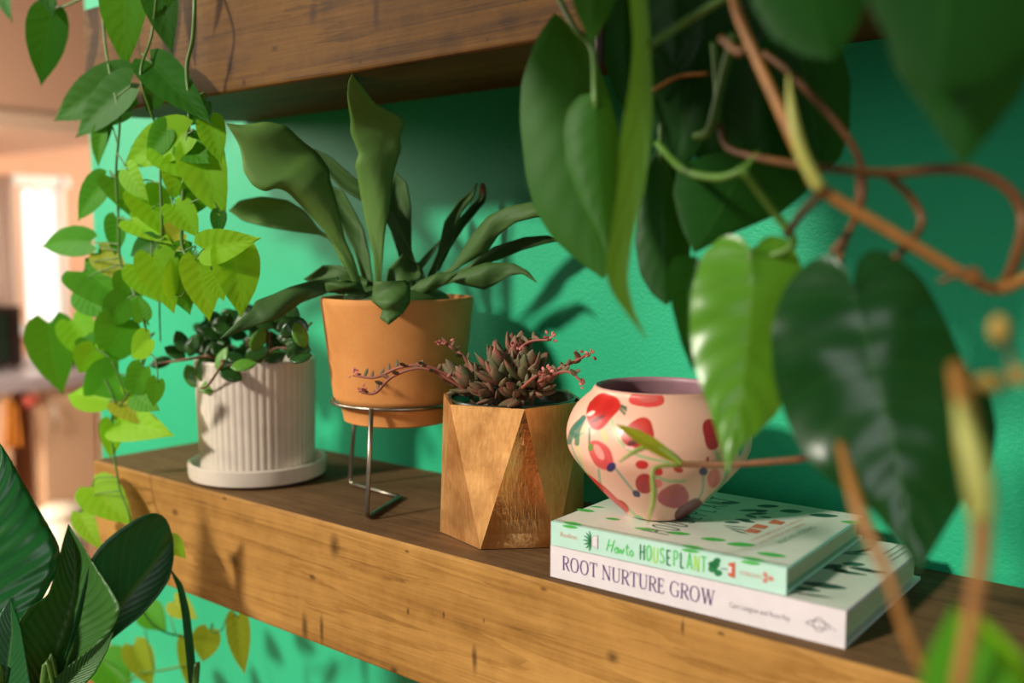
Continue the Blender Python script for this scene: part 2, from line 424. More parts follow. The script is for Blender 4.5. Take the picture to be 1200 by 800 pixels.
leaf_mat('fern_frond', (84, 126, 54), (112, 150, 72), .62, .16, (110, 140, 80), .15, 5, .15, (120, 160, 50), .3)
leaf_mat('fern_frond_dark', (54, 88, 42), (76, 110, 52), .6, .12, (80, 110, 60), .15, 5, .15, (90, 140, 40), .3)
leaf_mat('hoya_leaf', (34, 74, 30), (50, 92, 36), .28, .1, (80, 120, 60), .3, 4, .1, (90, 150, 40))
leaf_mat('hoya_leaf_light', (84, 142, 46), (104, 160, 56), .3, .2, (120, 170, 80), .3, 4, .1, (120, 180, 40))
t = NT('succulent_leaf'); v = t.coord(); nz = t.noise(v, 70, 4)
col = t.ramp(nz, [(.35, lin((80, 84, 54))), (.52, lin((110, 90, 66))), (.66, lin((146, 88, 74)))])
t.end(t.princ(col, .6, 0, t.bump(t.noise(v, 900, 2), .2, .0005), .3))
plain('succulent_stalk', (140, 78, 62), .6, var=.1)
plain('succulent_bud', (190, 110, 100), .6, var=.12, scale=300)
plain('vine_green', (78, 118, 38), .45, var=.1)
plain('vine_brown', (100, 62, 28), .5, var=.15, scale=90)
plain('vine_tan', (150, 100, 44), .5, var=.12, scale=90)
plain('vine_dark', (66, 44, 28), .5, var=.15)
plain('sheath_yellow', (158, 160, 78), .5, var=.08)
plain('growing_tip', (132, 152, 66), .45)
plain('bud_olive', (150, 122, 48), .6, var=.1)
plain('frond_tip_brown', (128, 92, 54), .8)
plain('vase_interior', (160, 122, 132), .5, var=.04)
t = NT('vase_paint'); at_ = t.n('ShaderNodeVertexColor'); at_.layer_name = 'paint'
v = t.coord('Object', (1, 1, 90)); ring = t.noise(v, 8, 2)
t.end(t.princ(at_.outputs[0], .36, 0, t.bump(ring, .05, .0006), .5, .15))

BOOKC = {'cover_mint': (178, 216, 202), 'cover_white': (216, 208, 212), 'page_paper': (216, 212, 180), 'ink_purple': (80, 46, 110), 'ink_grey': (120, 114, 122), 'ink_green': (92, 196, 104),
         'ink_lime': (160, 214, 92), 'ink_dark_green': (34, 120, 70), 'ink_leaf': (64, 168, 62), 'ink_teal': (22, 84, 60), 'ink_terracotta': (190, 96, 66), 'ink_red_text': (196, 128, 112), 'cover_grey': (204, 206, 194), 'ink_deep': (26, 62, 50)}
for k_, c_ in BOOKC.items(): plain(k_, c_, .42, var=.02)

# ================================================================== SETTING
mb = MB(); box(mb, (-1.4915, YW, -1.1), (1.4, YW + .12, 1.5)); o = structure(mb.build('wall_back', 'wall_paint', smooth=False)); bevel(o, .004)
mb = MB(); box(mb, (-5.2, -1.6, -1.14), (1.4, 4.5, -1.1)); structure(mb.build('floor', 'floor_wood', smooth=False))
mb = MB(); box(mb, (-5.25, -1.6, -1.1), (-5.1, 4.5, 1.6)); structure(mb.build('wall_far', 'peach_paint', smooth=False))

def xbox(mb, px0, py0, px1, py1, x, dep, mat=0):
    a = at_x(px0, py0, x); b = at_x(px1, py1, x); c = at_x((px0 + px1) / 2, py0, x); d = at_x((px0 + px1) / 2, py1, x)
    box(mb, (x - dep, min(a.y, b.y), min(c.z, d.z)), (x, max(a.y, b.y), max(c.z, d.z)), mat)
    return V((x - dep / 2, (a.y + b.y) / 2, min(c.z, d.z)))
mb = MB(); xbox(mb, -180, -420, 160, 128, -3.6, 1.45); structure(mb.build('trim_1', 'peach_paint', smooth=False))
mb = MB(); xbox(mb, -180, 128, 160, 148, -3.585, 1.45); structure(mb.build('trim_2', 'trim_paint', smooth=False))
# far window
mb = MB(); xbox(mb, 26, 222, 70, 376, -5.09, .01)
wf = MB()
for r in ((14, 206, 24, 392), (70, 206, 82, 392), (14, 206, 82, 218), (14, 378, 82, 392), (45, 218, 49, 378)): xbox(wf, *r, -5.06, .045)
w_ = structure(wf.build('window_1', 'window_white', smooth=False))
pn = mb.build('window_pane', 'daylight_glass', w_, smooth=False)
# kitchen things
mb = MB(); c = xbox(mb, -60, 214, 16, 392, -4.4, .06)
cu = MB(); ys = np.linspace(at_x(-60, 300, -4.4).y, at_x(15, 300, -4.4).y, 40); zt = at_x(-20, 205, -4.4).z; zb = -1.1
vs = []; fs = []
for i, y in enumerate(ys):
    for z in (zb, zt): vs.append((-4.4 + .02 * math.sin(i * 1.3), y, z))
for i in range(39): fs.append((2 * i, 2 * i + 2, 2 * i + 3, 2 * i + 1))
cu.add(vs, fs); o = cu.build('curtain', 'curtain_cloth'); solid(o, .004)
tag(o, 'pale pinkish curtain hanging beside the bright far window', 'curtain')
# counter
top_z = at_x(50, 440, -3.35).z
cr = thing('kitchen_counter', 'blurred peach kitchen counter with grey stone worktop beyond the end of the wall', 'counter', (-3.7, at_x(40, 500, -3.35).y, -1.1))
y0 = at_x(-90, 450, -3.35).y; y1 = at_x(190, 450, -3.35).y; yg0 = at_x(16, 450, -3.35).y; yg1 = at_x(44, 450, -3.35).y
mb = MB(); box(mb, (-4.05, y0, top_z - .045), (-3.32, y1, top_z)); bevel(mb.build('worktop', 'counter_stone', cr, smooth=False), .006)
mb = MB(); box(mb, (-4.0, yg1, -1.1), (-3.37, y1, top_z - .045)); box(mb, (-4.0, y0, -1.1), (-3.37, yg0, top_z - .045)); mb.build('cabinet_body', 'cabinet_paint', cr, smooth=False)
mb = MB(); box(mb, (-3.98, yg0, -1.1), (-3.55, yg1, top_z - .045)); mb.build('dark_recess_panel', 'far_wood', cr, smooth=False)
for a, b in ((yg1 + .012, yg1 + .20), (yg1 + .215, y1 - .01)):
    mb = MB(); box(mb, (-3.369, a, -1.0), (-3.35, b, top_z - .07)); d_ = mb.build('door', 'cabinet_paint', cr, smooth=False); bevel(d_, .003)
    hb = MB(); tube(hb, [(-3.33, a + .03, top_z - .2), (-3.32, a + .03, top_z - .15), (-3.33, a + .03, top_z - .1)], .004); hb.build('handle', 'stand_metal', d_)
mb = MB(); box(mb, (-3.369, y0 + .01, -1.0), (-3.35, yg0 - .012, top_z - .07)); bevel(mb.build('door', 'cabinet_paint', cr, smooth=False), .003)
# towel, mitt, appliance, bin
mb = MB(); p = at_x(12, 468, -3.33); q = at_x(12, 524, -3.33); w = .055
vs = []; fs = []
for i in range(9):
    z = p.z + (q.z - p.z) * i / 8
    for k in range(9):
        y = p.y + (k / 8 - .5) * w * (.6 + .5 * i / 8); vs.append((-3.325 + .006 * math.sin(k * 1.7 + i * .3), y, z))
for i in range(8):
    for k in range(8): a = i * 9 + k; fs.append((a, a + 1, a + 10, a + 9))
mb.add(vs, fs); o = mb.build('hanging_dish_towel', 'towel_orange'); solid(o, .006); tag(o, 'orange dish towel hanging on the front of the peach counter', 'towel')
p = at_x(35, 470, -3.34); mb = MB(); blob(mb, p, [V((.012, 0, 0)), V((0, .026, 0)), V((0, 0, .022))], 12, 8); blob(mb, p + V((0, .022, .008)), [V((.01, 0, 0)), V((0, .008, .008)), V((0, -.007, .010))], 10, 6)
o = mb.build('hanging_oven_mitt', 'mitt_red'); tag(o, 'small coral red oven mitt hanging over the dark gap in the counter', 'oven mitt')
ap = thing('microwave_oven', 'dark brown boxy kitchen appliance standing on the far grey worktop', 'appliance', (-3.75, at_x(0, 400, -3.6).y, top_z + .0005))
pa = at_x(-55, 362, -3.6); pb = at_x(25, 362, -3.6)
mb = MB(); box(mb, (-3.95, pa.y, top_z + .012), (-3.6, pb.y, pa.z)); bevel(mb.build('housing', 'dark_appliance', ap, smooth=False), .006)
mb = MB(); box(mb, (-3.6, pa.y + .02, top_z + .03), (-3.592, pb.y - .05, pa.z - .02)); mb.build('door', 'dark_liner', ap, smooth=False)
for sy in (pa.y + .02, pb.y - .02):
    for sx in (-3.92, -3.63):
        mb = MB(); lathe(mb, [(.0, 0), (.01, 0), (.01, .013), (0, .013)], (sx, sy, top_z + .0005), 10); mb.build('foot', 'dark_appliance', ap)
p = at_x(92, 437, -3.5)
fp = thing('frying_pan', 'dark frying pan lying on the grey worktop near the wall corner', 'pan', (-3.6, p.y, top_z))
mb = MB(); lathe(mb, [(0, .002), (.075, .002), (.095, .04), (.098, .04), (.078, 0), (0, 0)], (-3.6, p.y, top_z), 32); mb.v = [q + V((0, 0, .0005)) for q in mb.v]; mb.build('pan_body', 'dark_appliance', fp)
mb = MB(); tube(mb, [(-3.505, p.y + .01, top_z + .035), (-3.44, p.y + .02, top_z + .05), (-3.38, p.y + .03, top_z + .055)], .008); mb.build('handle', 'dark_appliance', fp)
p = at_x(72, 590, -3.0); b_ = thing('waste_bin', 'cream coloured blurred bin standing on the floor before the peach counter', 'bin', (-3.0, p.y, -1.1))
mb = MB(); lathe(mb, [(0, 0), (.055, 0), (.07, p.z + 1.1 - .03), (.066, p.z + 1.1 - .03), (.05, .01), (0, .01)], (-3.0, p.y, -1.1), 32); mb.build('bin_body', 'bin_white', b_)
mb = MB(); lathe(mb, [(.0, .03), (.05, .026), (.074, .008), (.074, -.006), (.068, -.006), (.066, .004), (0, .012)], (-3.0, p.y, p.z - .03), 32); mb.build('lid', 'bin_white', b_)

# ================================================================== SHELVES
mb = MB(); L_ = 1.75
box(mb, LO, (LO.x + L_, YW, 0)); mb.mi[1] = 1; o = mb.build('floating_shelf', ['shelf_wood', 'shelf_top_shaded'], smooth=False, loc=LO); bevel(o, .0035, 3)
tag(o, 'thick brown stained wooden beam shelf carrying the potted plants and books', 'shelf', 'wooden beam shelves')
mb = MB()
x0, x1 = UO.x, UO.x + L_; zb0, zb1, zt = .3955, .4085, .512
vs = [(x0, YF, zb0), (x1, YF, zb0), (x1, YW, zb1), (x0, YW, zb1), (x0, YF, zt), (x1, YF, zt), (x1, YW, zt), (x0, YW, zt)]
mb.add(vs, [(0, 3, 2, 1), (4, 5, 6, 7), (0, 1, 5, 4), (1, 2, 6, 5), (2, 3, 7, 6), (3, 0, 4, 7)])
o = mb.build('floating_shelf', 'upper_shelf_wood_shaded', smooth=False, loc=UO); bevel(o, .0035, 3)
tag(o, 'brown wooden beam shelf coloured darker for shade, seen from below above the staghorn fern', 'shelf', 'wooden beam shelves')

# ================================================================== WHITE RIBBED POT
WC = V((-.893, .652, .0004)); WR = .0635
wp = thing('potted_plant', 'white vertically ribbed pot on a saucer with small dark green leaves', 'potted plant', WC)
mb = MB(); lathe(mb, [(0, 0), (.064, 0), (.0725, .004), (.0735, .010), (.0735, .019), (.0715, .0205), (.0695, .019), (.0685, .010), (.066, .008), (0, .008)], WC, 96)
mb.build('saucer', 'white_glaze', wp, sharp=50)
def rib(a, r, z):
    return r + (.0008 * abs(math.sin(a * 26)) - .0004 if r > WR - .004 and .014 < z < .1275 else 0)
mb = MB(); prof = [(0, .0085), (WR - .008, .0085), (WR - .0045, .010), (WR - .0030, .015)]
prof += [(WR - .0030 + .0030 * k / 12, .016 + .111 * k / 12) for k in range(13)]
prof += [(WR, .1285), (WR - .001, .130), (WR - .0035, .130), (WR - .0042, .1285), (WR - .006, .106)]
lathe(mb, prof, WC, 416, wave=rib); mb.build('pot', 'white_glaze', wp, sharp=60)
mb = MB(); lathe(mb, [(0, .114), (.03, .113), (WR - .0062, .110), (WR - .0062, .10), (0, .10)], WC, 48); mb.build('soil', 'potting_soil', wp)
stems = MB(); rnd = random.Random(11)
def small_leaf(root, px, py, y, ln, wd, ang, m, tilt=0.):
    p = at_y(px, py, y); d = depth(p); dirv = (RT * math.cos(ang) + UP * math.sin(ang))
    a = p - dirv * ln / 2; b = p + dirv * ln / 2
    n = facing(p, dirv, rnd.uniform(-45, 45)) * 1.0 + V((0, 0, .55 + tilt))
    mb = MB(); leaf(mb, a, b, wd, n, 'oval', .12, .12, .1, nu=8, nv=4); o = mb.build('leaf', m, root); solid(o, .0012); return a
heads = [(262, 408), (290, 395), (318, 388), (345, 385), (365, 378), (240, 415), (300, 372), (335, 365), (275, 420), (310, 412), (340, 408)]
for hx, hy in heads:
    e_ = at_y(hx, hy, WC.y - .03 + .04 * rnd.random()); s_ = V((WC.x + (e_.x - WC.x) * .4, WC.y + rnd.uniform(-.03, .03), .112))
    tube(stems, [s_, (s_ + e_) / 2 + V((0, 0, .014)), e_], .0012, 6, 4)
spots = []
for i in range(74):
    px = 236 + 116 * rnd.random(); lo = 392 + (318 - px) * .10; top = 352 + abs(px - 335) * .22
    py = top + (lo + 30 - top) * rnd.random(); spots.append((px, min(py, 432 - (px - 250) * .14)))
for (px, py) in spots:
    small_leaf(wp, px, py, WC.y + rnd.uniform(-.06, .03), rnd.uniform(.020, .028), rnd.uniform(.013, .017), rnd.uniform(-.6, PI + .6), 'hoya_leaf')
for (px, py, an, m) in [(238, 432, 1.4, 'hoya_leaf_light'), (259, 420, 1.2, 'hoya_leaf_light'), (303, 398, 1.0, 'hoya_leaf_light'), (224, 440, 1.9, 'hoya_leaf_light'), (247, 452, .4, 'hoya_leaf_light'), (205, 412, 2.6, 'hoya_leaf'), (226, 404, 1.2, 'hoya_leaf'), (212, 400, 2.0, 'hoya_leaf'), (188, 424, 3.3, 'hoya_leaf'), (270, 438, -.4, 'hoya_leaf'), (285, 427, .2, 'hoya_leaf_light'), (352, 392, 1.9, 'hoya_leaf_light')]:
    small_leaf(wp, px, py, WC.y - .062, .026, .0155, an, m)
tube(stems, [V((WC.x - .03, WC.y - .03, .112)), at_y(248, 418, WC.y - .06), at_y(218, 421, WC.y - .065), at_y(176, 427, WC.y - .065)], [.0016, .0018, .0018, .001], 6, 5)
tube(stems, [V((WC.x - .03, WC.y - .045, .112)), at_y(262, 422, WC.y - .066), at_y(245, 450, WC.y - .07), at_y(236, 455, WC.y - .07)], .0013, 6, 5)
stems.build('stems', 'vine_brown', wp)

# ================================================================== TERRACOTTA POT ON WIRE STAND
TC = V((-.700, .678, .0004)); RZ = .100
st = thing('plant_stand', 'silver wire plant stand with a ring and bent legs under the terracotta pot', 'plant stand', TC)
mb = MB(); ring = [TC + V((.0645 * math.cos(a), .0645 * math.sin(a), RZ)) for a in np.linspace(0, 2 * PI, 49)]; tube(mb, ring, .0021, 8, 1); mb.build('ring', 'stand_metal', st)
for ang in (-66, 176, 55):
    a = math.radians(ang); d = V((math.cos(a), math.sin(a), 0)); mb = MB(); r0 = .0022
    path = [TC + d * .0665 + V((0, 0, RZ + .001)), TC + d * .0735 + V((0, 0, .05)), TC + d * .0795 + V((0, 0, .008))]
    for k in range(1, 6):
        b = PI / 2 * k / 5; path.append(TC + d * (.0795 - .006 * (1 - math.cos(b))) + V((0, 0, .008 - .0058 * math.sin(b))))
    path += [TC + d * .04 + V((0, 0, r0)), TC + V((0, 0, r0))] if ang != 55 else [TC + d * .066 + V((0, 0, r0))]
    tube(mb, path, r0, 8, 1, smooth=False); mb.build('leg', 'stand_metal', st)
tp = thing('potted_fern', 'staghorn fern with broad grey green fronds in a round terracotta pot', 'potted plant', TC + V((0, 0, .08)))
mb = MB()
lathe(mb, [(0, .080), (.050, .080), (.053, .0815), (.0565, .099), (.0615, .1022), (.0632, .106), (.0735, .194), (.0740, .199), (.0728, .2005), (.0695, .2005), (.0685, .198), (.065, .17), (0, .17)], TC, 96)
mb.build('pot', 'terracotta', tp, sharp=50)
mb = MB(); lathe(mb, [(0, .192), (.03, .190), (.0662, .184), (.0662, .178), (0, .178)], TC, 48); mb.build('soil', 'potting_soil', tp)
def resample(pts, n):
    P = np.array(pts, float); d = np.r_[0, np.cumsum(np.hypot(*np.diff(P, axis=0).T))]; s = np.linspace(0, d[-1], n)
    return np.c_[np.interp(s, d, P[:, 0]), np.interp(s, d, P[:, 1])]
def smooth_line(P):
    Q = P.copy(); Q[1:-1] = .25 * P[:-2] + .5 * P[1:-1] + .25 * P[2:]; return Q
def frond(root, left, right, d0, d1, m, bow=.25, twist=0., crop=(200, 60, 2.352), name='frond', arch=0., dpow=1., n=64, mm=8, thick=.0014):
    """strap frond between its two margins, base to tip; d0,d1 distance at base and tip; bow = gutter; twist = one margin nearer; arch = middle lifted"""
    cx, cy, sc = crop
    A = smooth_line(resample([(cx + x / sc, cy + y / sc) for x, y in left], n)); B = smooth_line(resample([(cx + x / sc, cy + y / sc) for x, y in right], n))
    vs = []; uv = []
    for i in range(n):
        t = i / (n - 1); d = d0 + (d1 - d0) * t ** dpow + arch * math.sin(PI * t)
        w = np.hypot(*(A[i] - B[i])) * d / F
        for j in range(mm + 1):
            q = j / mm; p = A[i] + (B[i] - A[i]) * q; s = 2 * q - 1
            dd = d + bow * w * (1 - s * s) + twist * w * s + .11 * w * math.sin(t * 11 + s * 2)
            vs.append(at(p[0], p[1], dd)); uv.append((q, t))
    fs = [(i * (mm + 1) + j, i * (mm + 1) + j + 1, (i + 1) * (mm + 1) + j + 1, (i + 1) * (mm + 1) + j) for i in range(n - 1) for j in range(mm)]
    mb = MB(); mb.add(vs, fs, 0, uv); o = mb.build(name, m, root); solid(o, thick, 0); return o
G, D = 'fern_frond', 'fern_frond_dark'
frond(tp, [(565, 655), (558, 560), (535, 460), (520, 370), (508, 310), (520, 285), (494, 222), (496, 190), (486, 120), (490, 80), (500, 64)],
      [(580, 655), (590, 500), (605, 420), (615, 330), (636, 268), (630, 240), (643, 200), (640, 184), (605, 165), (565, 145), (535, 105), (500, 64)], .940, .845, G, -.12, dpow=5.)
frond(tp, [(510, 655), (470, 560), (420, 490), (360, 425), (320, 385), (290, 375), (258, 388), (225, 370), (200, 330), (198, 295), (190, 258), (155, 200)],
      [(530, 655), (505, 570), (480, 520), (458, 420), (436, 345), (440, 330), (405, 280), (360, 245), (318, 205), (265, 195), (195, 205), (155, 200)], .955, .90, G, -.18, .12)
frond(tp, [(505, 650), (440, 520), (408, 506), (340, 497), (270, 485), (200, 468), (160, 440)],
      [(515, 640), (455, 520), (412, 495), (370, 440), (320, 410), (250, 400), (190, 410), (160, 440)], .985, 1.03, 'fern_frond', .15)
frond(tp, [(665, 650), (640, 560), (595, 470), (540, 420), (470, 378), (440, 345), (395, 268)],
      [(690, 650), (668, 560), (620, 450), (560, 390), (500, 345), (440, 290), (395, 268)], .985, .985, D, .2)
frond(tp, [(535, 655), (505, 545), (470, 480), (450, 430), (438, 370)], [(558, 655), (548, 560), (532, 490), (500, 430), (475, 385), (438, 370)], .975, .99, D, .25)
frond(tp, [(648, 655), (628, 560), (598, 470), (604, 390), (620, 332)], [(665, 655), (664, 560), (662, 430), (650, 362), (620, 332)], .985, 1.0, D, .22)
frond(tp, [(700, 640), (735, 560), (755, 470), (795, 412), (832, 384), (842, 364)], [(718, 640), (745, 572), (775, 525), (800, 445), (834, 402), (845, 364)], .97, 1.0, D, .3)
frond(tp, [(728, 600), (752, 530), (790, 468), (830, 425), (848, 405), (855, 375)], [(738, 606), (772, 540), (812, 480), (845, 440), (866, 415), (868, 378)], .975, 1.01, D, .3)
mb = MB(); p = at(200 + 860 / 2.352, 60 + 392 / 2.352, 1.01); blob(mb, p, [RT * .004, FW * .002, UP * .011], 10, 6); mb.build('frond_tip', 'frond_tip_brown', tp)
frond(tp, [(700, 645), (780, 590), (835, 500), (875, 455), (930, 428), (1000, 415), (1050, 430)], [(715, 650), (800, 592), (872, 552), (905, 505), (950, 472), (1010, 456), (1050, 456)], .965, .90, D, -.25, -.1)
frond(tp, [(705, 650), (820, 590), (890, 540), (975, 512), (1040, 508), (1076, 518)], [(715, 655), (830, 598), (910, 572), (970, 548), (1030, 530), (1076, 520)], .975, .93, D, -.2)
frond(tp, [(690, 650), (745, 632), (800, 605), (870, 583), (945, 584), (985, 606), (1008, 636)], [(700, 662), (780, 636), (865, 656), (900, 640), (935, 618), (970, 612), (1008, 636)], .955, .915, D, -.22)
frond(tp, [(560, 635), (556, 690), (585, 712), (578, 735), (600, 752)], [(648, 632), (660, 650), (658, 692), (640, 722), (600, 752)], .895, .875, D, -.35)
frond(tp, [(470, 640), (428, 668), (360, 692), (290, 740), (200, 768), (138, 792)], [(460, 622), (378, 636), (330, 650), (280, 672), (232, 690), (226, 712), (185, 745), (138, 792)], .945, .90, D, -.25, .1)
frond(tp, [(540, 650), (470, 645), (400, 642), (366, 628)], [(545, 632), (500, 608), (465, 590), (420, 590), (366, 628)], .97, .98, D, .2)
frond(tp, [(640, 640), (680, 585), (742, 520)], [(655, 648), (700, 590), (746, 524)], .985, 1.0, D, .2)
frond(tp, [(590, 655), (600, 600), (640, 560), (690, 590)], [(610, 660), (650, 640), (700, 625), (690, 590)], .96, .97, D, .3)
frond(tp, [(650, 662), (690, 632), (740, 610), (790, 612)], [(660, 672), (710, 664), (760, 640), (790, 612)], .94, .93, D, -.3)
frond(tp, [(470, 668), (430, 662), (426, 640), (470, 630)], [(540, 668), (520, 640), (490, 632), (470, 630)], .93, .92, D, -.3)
mb = MB(); blob(mb, TC + V((0, 0, .197)), [V((.052, 0, 0)), V((0, .052, 0)), V((0, 0, .016))], 24, 10, jit=.08); mb.build('shield_frond', 'fern_frond_dark', tp)

# ================================================================== COPPER FACETED POT WITH SUCCULENT
CC = V((-.545, .665, .0008)); CH = .118
cp = thing('potted_succulent', 'faceted copper coloured metal pot with a greyish pink flowering succulent', 'potted plant', CC)
bot = [CC + V((.0635 * math.cos(math.radians(-135 + 60 * k)), .0635 * math.sin(math.radians(-135 + 60 * k)), 0)) for k in range(6)]
top = [CC + V((.066 * math.cos(math.radians(-102 + 60 * k)), .066 * math.sin(math.radians(-102 + 60 * k)), CH)) for k in range(6)]
mb = MB(); NS = 10
def tri(mb, a, b, c, dent=0., mat=0):
    """one flat facet, finely divided, slightly dished"""
    idx = {}; vs = []; fs = []; nrm = (b - a).cross(c - a).normalized()
    for i in range(NS + 1):
        for j in range(NS + 1 - i):
            u_, v_ = i / NS, j / NS; w_ = 1 - u_ - v_
            idx[i, j] = len(vs); vs.append(a * w_ + b * u_ + c * v_ - nrm * dent * 27 * u_ * v_ * w_)
    for i in range(NS):
        for j in range(NS - i):
            fs.append((idx[i, j], idx[i + 1, j], idx[i, j + 1]))
            if i + j < NS - 1: fs.append((idx[i + 1, j], idx[i + 1, j + 1], idx[i, j + 1]))
    mb.add(vs, fs, mat)
for k in range(6):
    k2 = (k + 1) % 6
    tri(mb, bot[k], bot[k2], top[k], .0035 if k == 1 else .0008, 1 if k == 1 else 0); tri(mb, top[k], bot[k2], top[k2], .0006)
ins = [CC + (p - CC - V((0, 0, CH))) * .955 + V((0, 0, CH)) for p in top]; ind = [p - V((0, 0, .03)) for p in ins]
mb.add(top + ins + ind, [(k, (k + 1) % 6, 6 + (k + 1) % 6, 6 + k) for k in range(6)] + [(6 + k, 6 + (k + 1) % 6, 12 + (k + 1) % 6, 12 + k) for k in range(6)])
mb.add(bot, [(5, 4, 3, 2, 1, 0)])
o = mb.build('pot', ['brushed_copper', 'polished_copper'], cp, smooth=False); wl = o.modifiers.new('weld', 'WELD'); wl.merge_threshold = .0002
mb = MB(); lathe(mb, [(.0525, CH - .03), (.0525, CH + .0005), (.0545, CH + .001), (.0555, CH + .0005), (.0555, CH - .03)], CC, 64); mb.build('liner', 'dark_liner', cp)
mb = MB(); lathe(mb, [(0, CH - .004), (.035, CH - .006), (.0523, CH - .009), (.0523, CH - .02), (0, CH - .02)], CC, 40); mb.build('soil', 'potting_soil', cp)
rnd = random.Random(5)
def fat_leaf(mb, a, d, ln, wd, up):
    """thick pointed succulent leaf"""
    d = d.normalized(); s = d.cross(up).normalized(); n = s.cross(d)
    vs = []; fs = []; K = 8; R_ = [(0, .35), (.12, .6), (.3, .9), (.52, 1), (.72, .85), (.88, .48), (.97, .16), (1, .02)]
    for (t, w) in R_:
        c = a + d * ln * t + n * ln * .14 * t * t
        for k in range(K):
            an = 2 * PI * k / K; vs.append(c + s * (math.cos(an) * w * wd / 2) + n * (math.sin(an) * w * wd * .32 * (1.1 if math.sin(an) < 0 else .55)))
    for i in range(len(R_) - 1):
        for k in range(K): fs.append((i * K + k, i * K + (k + 1) % K, (i + 1) * K + (k + 1) % K, (i + 1) * K + k))
    fs.append(tuple(range(K - 1, -1, -1))); fs.append(tuple(range((len(R_) - 1) * K, len(R_) * K))); mb.add(vs, fs)
for (px, py, y, nl, sz, ax) in [(560, 456, .640, 16, .020, (-.5, -.5, .75)), (590, 449, .640, 18, .024, (.0, -.35, 1)), (616, 446, .646, 18, .024, (.4, -.2, .9)), (603, 428, .655, 16, .022, (.2, .0, 1)), (585, 440, .660, 14, .022, (-.2, .1, 1)), (626, 456, .648, 12, .020, (.8, -.3, .55)), (545, 450, .650, 12, .020, (-.9, -.1, .6)), (608, 464, .636, 10, .018, (.2, -.9, .5)), (578, 464, .634, 10, .017, (-.3, -.9, .5))]:
    c = at_y(px, py, y); ax = V(ax).normalized(); u = ax.orthogonal().normalized(); w = ax.cross(u); mb = MB()
    for i in range(nl):
        a = i * 2.39996; el = .15 + 1.15 * (i / nl); d = ax * math.cos(1.35 - el) + (u * math.cos(a) + w * math.sin(a)) * math.sin(1.35 - el)
        fat_leaf(mb, c + ax * (.012 * i / nl - .004), d, sz * 1.28 * (1 - .2 * i / nl) * rnd.uniform(.8, 1.15), sz * .50, ax)
    mb2 = mb; base_ = V((c.x * .8 + CC.x * .2, c.y * .8 + CC.y * .2, CH - .006)); tube(mb2, [base_, (base_ + c) / 2, c], .0022, 6, 3)
    mb.build('rosette', 'succulent_leaf', cp)
for pts in [[(550, 455, .64), (505, 430, .618), (470, 430, .604), (440, 442, .596), (414, 440, .592)], [(548, 458, .635), (500, 432, .612), (462, 440, .598), (440, 460, .592), (424, 460, .590)],
            [(600, 440, .65), (607, 412, .65), (622, 400, .65), (645, 398, .65)], [(630, 455, .64), (655, 432, .645), (672, 424, .65), (690, 414, .652)], [(625, 450, .64), (650, 438, .63), (668, 436, .63), (684, 450, .63)],
            [(555, 450, .65), (545, 420, .645), (530, 408, .643), (521, 401, .642)], [(590, 440, .65), (600, 418, .65), (608, 404, .65)], [(606, 460, .63), (626, 442, .622), (638, 436, .62)]]:
    P = [at_y(*p) for p in pts]; mb = MB(); C = tube(mb, P, [.0014] * (len(P) - 1) + [.0009], 6, 6); sk = mb.build('flower_stalk', 'succulent_stalk', cp)
    lm = MB()
    for c_ in C[3:-2:2]:
        dd = V((rnd.uniform(-1, 1), rnd.uniform(-1, 1), rnd.uniform(.1, 1))); fat_leaf(lm, c_, dd, .009, .0036, V((.3, -1, .2)))
    lm.build('bract', 'succulent_leaf', sk)
    bm_ = MB(); e_ = P[-1]
    for i in range(9):
        dd = V((rnd.uniform(-1, 1), rnd.uniform(-1, 1), rnd.uniform(-.6, 1))).normalized(); q = e_ + dd * rnd.uniform(.001, .0055); fat_leaf(bm_, q, dd, .0038, .0026, V((.3, -1, .21)))
    bm_.build('flower_bud', 'succulent_bud', sk)

